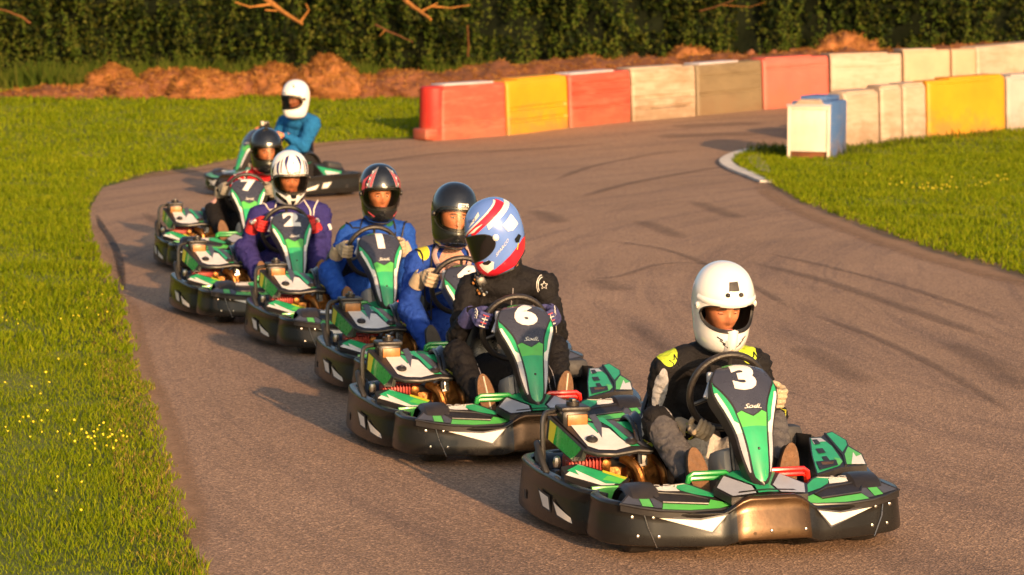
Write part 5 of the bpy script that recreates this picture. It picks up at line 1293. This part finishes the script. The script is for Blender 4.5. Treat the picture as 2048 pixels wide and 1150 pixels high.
mb = MB(); mb.add([(W_*.12, -.022, .74), (W_*.88, -.022, .74), (W_*.72, -.02, .83), (W_*.28, -.02, .83), (W_*.12, .3, .745), (W_*.88, .3, .745), (W_*.72, .3, .86), (W_*.28, .3, .86)], [(0, 1, 2, 3), (3, 2, 6, 7), (1, 5, 6, 2), (0, 3, 7, 4)], 'b_white'); mb.box((W_/2, 0.0, .755), (W_+.02, .06, .025), 'lid_grey'); mb.build('top_cap', root)
mb = MB(); mb.box((W_/2, .03, .07), (W_-.1, .02, .12), 'soil'); mb.build('skirt', root)
c = G(1690, 322); mb = MB(); mb.ell(c, (.33, .5, .035), 'verge_dirt', 20); struct(mb.build('dirt_patch'))
c1 = [(x, y, 2.2) for x, y in [(c.x-.1+random.gauss(0, .22), c.y+.45+random.gauss(0, .2)) for _ in range(260)]]; q = G(1545, 312)
c1 += [(q.x+random.gauss(0, .16), q.y+random.gauss(0, .25), 1.6) for _ in range(260)]
for i in range(4): p = ng[i].lerp(ng[i+1], .5); c1 += [(p.x+random.uniform(-.5, .5), p.y-.1+random.uniform(-.5, .3)-.0, 1.2) for _ in range(120)]
c1 = [t for t in c1 if grassy(t[0], t[1])]
for i in range(2600):
    x = random.uniform(-9, 3); y = random.uniform(48.6, 49.6); c1.append((x, y, .9+.8*max(0, noise.noise(Vector((x*1.3, y, 4)))))) if noise.noise(Vector((x*2, y*2, 8))) > .1 else None
tag(blades('tall_grass', c1, 'weed_leaf', .04, .11, .016, 8, .8), 'rank darker grass round the foot of the near barriers')
# --- heaps of dry grass and soil along the back of the field
YB = 49.9
def base_at(px, Y): p = at(px, 300, Y); return Vector((p.x, Y, zt(p.x, Y)))
def heap(px, wpx, top, name, label, mt, straws, Y=YB, dp=.9, cat='heap', group=None, rough=1.0, flatp=2.0):
    b0 = base_at(px, Y); w_ = wpx/2*Y/FPX; hh = max(.12, at(px, top, Y).z-b0.z); mb = MB(); sd_ = random.uniform(0, 99)
    def f(u, v):
        a = u*2*PI; k = v; r = (1-k**flatp)**(1/flatp) if k < 1 else 0; r = math.cos(k*PI/2)**(.8); z = math.sin(k*PI/2)
        p = Vector((w_*r*math.cos(a), dp*r*math.sin(a), hh*z)); q = Vector((p.x*2.2+sd_, p.y*2.2, p.z*3)); n1_ = noise.noise(q)*.5+noise.noise(q*2.6)*.28+noise.noise(q*6)*.15
        return p*(1+.50*n1_*rough)+Vector((0, 0, .05*n1_*(1-k)-.03))
    mb.grid(f, 72, 34, mt, cu=True)
    if straws:
        vs = []; fs = []
        for i in range(straws):
            u, v = random.random(), random.random()**.8; p = f(u, v); nrm = Vector((math.cos(u*2*PI), math.sin(u*2*PI), .4+v)).normalized(); t = Vector((random.gauss(0, 1), random.gauss(0, 1), random.gauss(0, .5)-.2)).normalized(); t = (t-nrm*t.dot(nrm)*.6).normalized()
            L_ = random.uniform(.035, .10); sd2 = t.cross(nrm).normalized()*random.uniform(.005, .011); a = p+nrm*.01; b_ = a+t*L_*.5+nrm*random.uniform(.0, .05); c = a+t*L_+nrm*random.uniform(-.01, .03); o = len(vs)
            vs += [a-sd2, a+sd2, b_+sd2, b_-sd2, c]; fs += [(o, o+1, o+2, o+3), (o+3, o+2, o+4)]
        mb.add(vs, fs, 'straw')
    o = mb.build(name, ang=80); o.location = b0; tag(o, label, cat, group); return o
HP = [(60, 210, 190, 'soil', 500, .8), (150, 170, 168, 'soil', 700, .8), (228, 100, 134, 'straw_heap', 1500, .6), (268, 90, 156, 'soil', 800, .7), (332, 100, 133, 'soil', 1300, .6), (408, 130, 144, 'straw_heap', 1800, .8), (482, 95, 146, 'soil', 900, .7), (560, 130, 132, 'straw_heap', 1500, .7), (655, 150, 122, 'straw_heap', 2200, .9), (730, 110, 152, 'soil', 700, .8), (800, 150, 141, 'soil', 700, .8)]
HL = ['low brown soil heap at the far left end of the bank', 'sloping reddish soil heap second from the left end of the bank', 'tall straw coloured heap with a ragged peak, left part of the bank', 'darker heap just right of the ragged peaked one', 'round dark brown heap like a ball', 'broad pale straw heap right of the round one', 'small dark heap left of the driver in the white helmet', 'straw heap directly behind the driver in the white helmet', 'largest and highest straw heap, right of the white helmet', 'low dark soil heap right of the highest straw heap', 'flat reddish soil heap just left of the red barrier']
for (px, w_, tp, mt, st, dp), lb in zip(HP, HL): heap(px, w_*1.15, tp, 'straw_heap' if mt == 'straw_heap' else 'soil_heap', lb, mt, st, YB+random.uniform(-.25, .35), dp, 'heap', 'heaps along the back of the field')
# continuous low bank under and beyond them
mb = MB(); bx = [at(px, 300, 50.4).x for px in range(-120, 2300, 12)]
tops = table([(-120, 205), (0, 196), (100, 185), (300, 172), (600, 165), (760, 160), (850, 142), (1000, 128), (1150, 120), (1250, 118), (1350, 118), (1450, 112), (1550, 105), (1640, 98), (1750, 100), (1900, 98), (2300, 90)])
def bankf(u, v):
    px = -120+2420*u; Y = 49.2+2.7*v; x = at(px, 300, 50.4).x; Y += max(0, x-6.4)*.5; ht_ = at(px, tops(px), 50.8).z-zt(x, 50.8); z = zt(x, Y)-.04+max(0, ht_+.04)*math.sin(PI*v)**.8
    q = Vector((x*2, Y*2, z*3)); z += (.10*noise.noise(q)+.07*noise.noise(q*2.5))*math.sin(PI*v); return Vector((x+.05*noise.noise(q*2), Y+.2*noise.noise(q*.7), z))
mb.grid(bankf, 420, 22, 'soil')
vs = []; fs = []
for i in range(9000):
    p = bankf(random.random(), random.uniform(.02, .6)); t = Vector((random.gauss(0, 1), random.gauss(0, .6), random.gauss(.1, .4))).normalized(); L_ = random.uniform(.04, .13); a = p+Vector((0, -.02, .005)); o = len(vs); wv = Vector((0, 0, 1)).cross(t)*.008+Vector((0, 0, .007))
    vs += [a-wv, a+wv, a+t*L_]; fs += [(o, o+1, o+2)]
mb.add(vs, fs, 'straw'); struct(mb.build('soil_bank', ang=80))
heap(1180, 70, 106, 'soil_heap', 'small heap behind the far barriers, above the faded red block', 'soil', 300, 51.0, .5, 'heap', 'heaps along the back of the field')
heap(1378, 120, 99, 'straw_heap', 'straw heap showing above the muddy cream barrier block', 'straw_heap', 900, 51.4, .6, 'heap', 'heaps along the back of the field')
heap(1700, 210, 76, 'straw_heap', 'high orange brown heap showing above the white barrier blocks', 'straw_heap', 1500, 51.7, .7, 'heap', 'heaps along the back of the field')
heap(1605, 110, 95, 'soil_heap', 'low reddish heap left of the high orange brown one', 'soil', 500, 51.4, .6, 'heap', 'heaps along the back of the field')
for px, tp, lb in ((1500, 97, 'left one of two round clay boulders behind the barriers'), (1545, 97, 'right one of two round clay boulders behind the barriers')):
    o = heap(px, 38, tp, 'boulder', lb, 'soil', 0, 50.9, .18, 'boulder', 'round boulders behind the barriers', .3)
# --- hedge
hedge = empty('hedge', (0, 52.9, zt(0, 52.3))); tag(hedge, 'tall dense dark green hedge running behind the whole field', 'hedge')
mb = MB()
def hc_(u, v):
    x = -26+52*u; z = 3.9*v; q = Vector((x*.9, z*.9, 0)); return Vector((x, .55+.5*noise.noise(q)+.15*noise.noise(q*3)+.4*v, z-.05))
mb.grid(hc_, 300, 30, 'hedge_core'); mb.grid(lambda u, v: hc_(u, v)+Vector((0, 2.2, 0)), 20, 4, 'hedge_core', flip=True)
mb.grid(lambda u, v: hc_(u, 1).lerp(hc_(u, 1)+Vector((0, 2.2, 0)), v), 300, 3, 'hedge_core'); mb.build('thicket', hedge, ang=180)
vs = []; fs = []; R2 = np.random.default_rng(11)
N_ = 66000
X = R2.uniform(-12.5, 13.5, N_); X[:9000] = R2.uniform(-25, -12.5, 9000); X[9000:16000] = R2.uniform(13.5, 25, 7000); Z = R2.uniform(-.05, 3.6, N_); 
for x, z in zip(X, Z):
    q = Vector((x*1.5, z*1.5, 7)); den = noise.noise(q)+.6*noise.noise(q*2.3)
    if den < -.26: continue
    b0 = hc_((x+26)/52, z/3.9).y; y = b0-.05-abs(R2.normal(0, .16))-.6*max(0, den)
    s = R2.uniform(.028, .060); n_ = Vector((R2.normal(0, .7), -1+R2.normal(0, .5), R2.normal(.35, .6))).normalized(); t = n_.cross(Vector((R2.normal(), R2.normal(), R2.normal()))).normalized(); b2 = n_.cross(t); c = Vector((x, y, z)); o = len(vs)
    vs += [c-t*s, c-b2*s*.62+n_*s*.15, c+t*s*1.1, c+b2*s*.62+n_*s*.15]; fs.append((o, o+1, o+2, o+3))
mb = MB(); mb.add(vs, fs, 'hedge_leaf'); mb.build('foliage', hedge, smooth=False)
# upright shoots on the hedge face
vs = []; fs = []
for i in range(420):
    x = R2.uniform(-12, 13); z0 = R2.uniform(-.05, .35) if i % 2 else R2.uniform(.3, 1.6); h = R2.uniform(.4, 1.0); y0 = hc_((x+26)/52, .2).y-.45-R2.uniform(0, .35); lx = R2.normal(0, .08)
    for j in range(26):
        k = R2.random(); s = R2.uniform(.02, .045)*(1.2-k*.5); c = Vector((x+lx*k+R2.normal(0, .05*(1.2-k)), y0+R2.normal(0, .04), z0+h*k)); n_ = Vector((R2.normal(0, .6), -1, R2.normal(.3, .5))).normalized(); t = n_.cross(Vector((R2.normal(), R2.normal(), R2.normal()))).normalized(); b2 = n_.cross(t); o = len(vs)
        vs += [c-t*s, c-b2*s*.5, c+t*s*1.2, c+b2*s*.5]; fs.append((o, o+1, o+2, o+3))
mb = MB(); mb.add(vs, fs, 'weed_leaf'); mb.build('shoots', hedge, smooth=False)
# long grass at the hedge foot
r3 = np.random.default_rng(5); vs = []; fs = []
for i in range(11000):
    x = r3.uniform(-11, 12); y = r3.uniform(51.2, 53.0); k = .5+.9*max(0, noise.noise(Vector((x*.8, y*.5, 2)))+.3); h = r3.uniform(.12, .55)*k; w_ = r3.uniform(.008, .018); z = zt(x, y)
    l = r3.normal(0, .12); o = len(vs); vs += [(x-w_, y, z), (x+w_, y, z), (x+l*.4+w_*.7, y-.03, z+h*.6), (x+l*.4-w_*.7, y-.03, z+h*.6), (x+l, y-.06, z+h)]; fs += [(o, o+1, o+2, o+3), (o+3, o+2, o+4)]
mb = MB(); mb.add(vs, fs, 'weed_leaf'); tag(mb.build('tall_grass', smooth=False), 'long wild grass at the foot of the hedge', kind='stuff')
# --- dead branches catching the sun
def branch(pts, r, lb, Y=51.9, side=()):
    p0 = at(*pts[0], Y+.35); o = empty('dead_branch', p0); tag(o, lb, 'branch', 'sunlit dead branches in the hedge'); mb = MB(); Q = [at(px, py, Y+.35-.3*i)-p0 for i, (px, py) in enumerate(pts)]
    bm_ = 'branch' if r > .04 else 'twig'; n = len(Q); Q2 = smoothpath(Q, 4); Q2 = [q+Vector((.015*noise.noise(q*9), .02*noise.noise(q*7), .02*noise.noise(q*8))) for q in Q2]; mb.tube(Q2, [r*(1-.6*i/(len(Q2)-1)) for i in range(len(Q2))], bm_, 8); mb.build('limb', o)
    if side:
        mb = MB()
        for sp in side: Q = [at(px, py, Y+.05-.1*i)-p0 for i, (px, py) in enumerate(sp)]; mb.tube(Q, [r*.45]+[r*.2]*(len(Q)-1), 'branch', 6)
        mb.build('twig', o)
branch([(510, -22), (545, 8), (572, 28), (604, 48)], .058, 'thick sunlit dead branch slanting down at the top edge, left of centre', side=[[(545, 8), (500, 14), (470, 4)], [(590, 40), (560, 22), (530, 20)], [(600, 45), (618, 20), (612, 8)]])
branch([(800, -10), (822, 10), (845, 25), (862, 38)], .050, 'short sunlit dead branch slanting down at the top edge, centre', side=[[(862, 12), (900, 16), (940, 10)], [(840, 24), (875, 6)]])
branch([(752, 50), (770, 60), (800, 72), (825, 84)], .022, 'thin broken reddish twig in the hedge below the centre branch', side=[[(770, 60), (760, 72)]])
branch([(1400, 22), (1440, 10), (1480, -6), (1520, -16)], .013, 'thin branch at the top edge above the far barriers', side=[[(1440, 10), (1500, 14), (1530, 4)]])
branch([(936, 112), (937, 85), (935, 50)], .022, 'upright pale stake standing against the hedge')
branch([(60, 45), (35, 30), (10, 20), (-15, 18)], .020, 'small reddish twig near the top left corner')
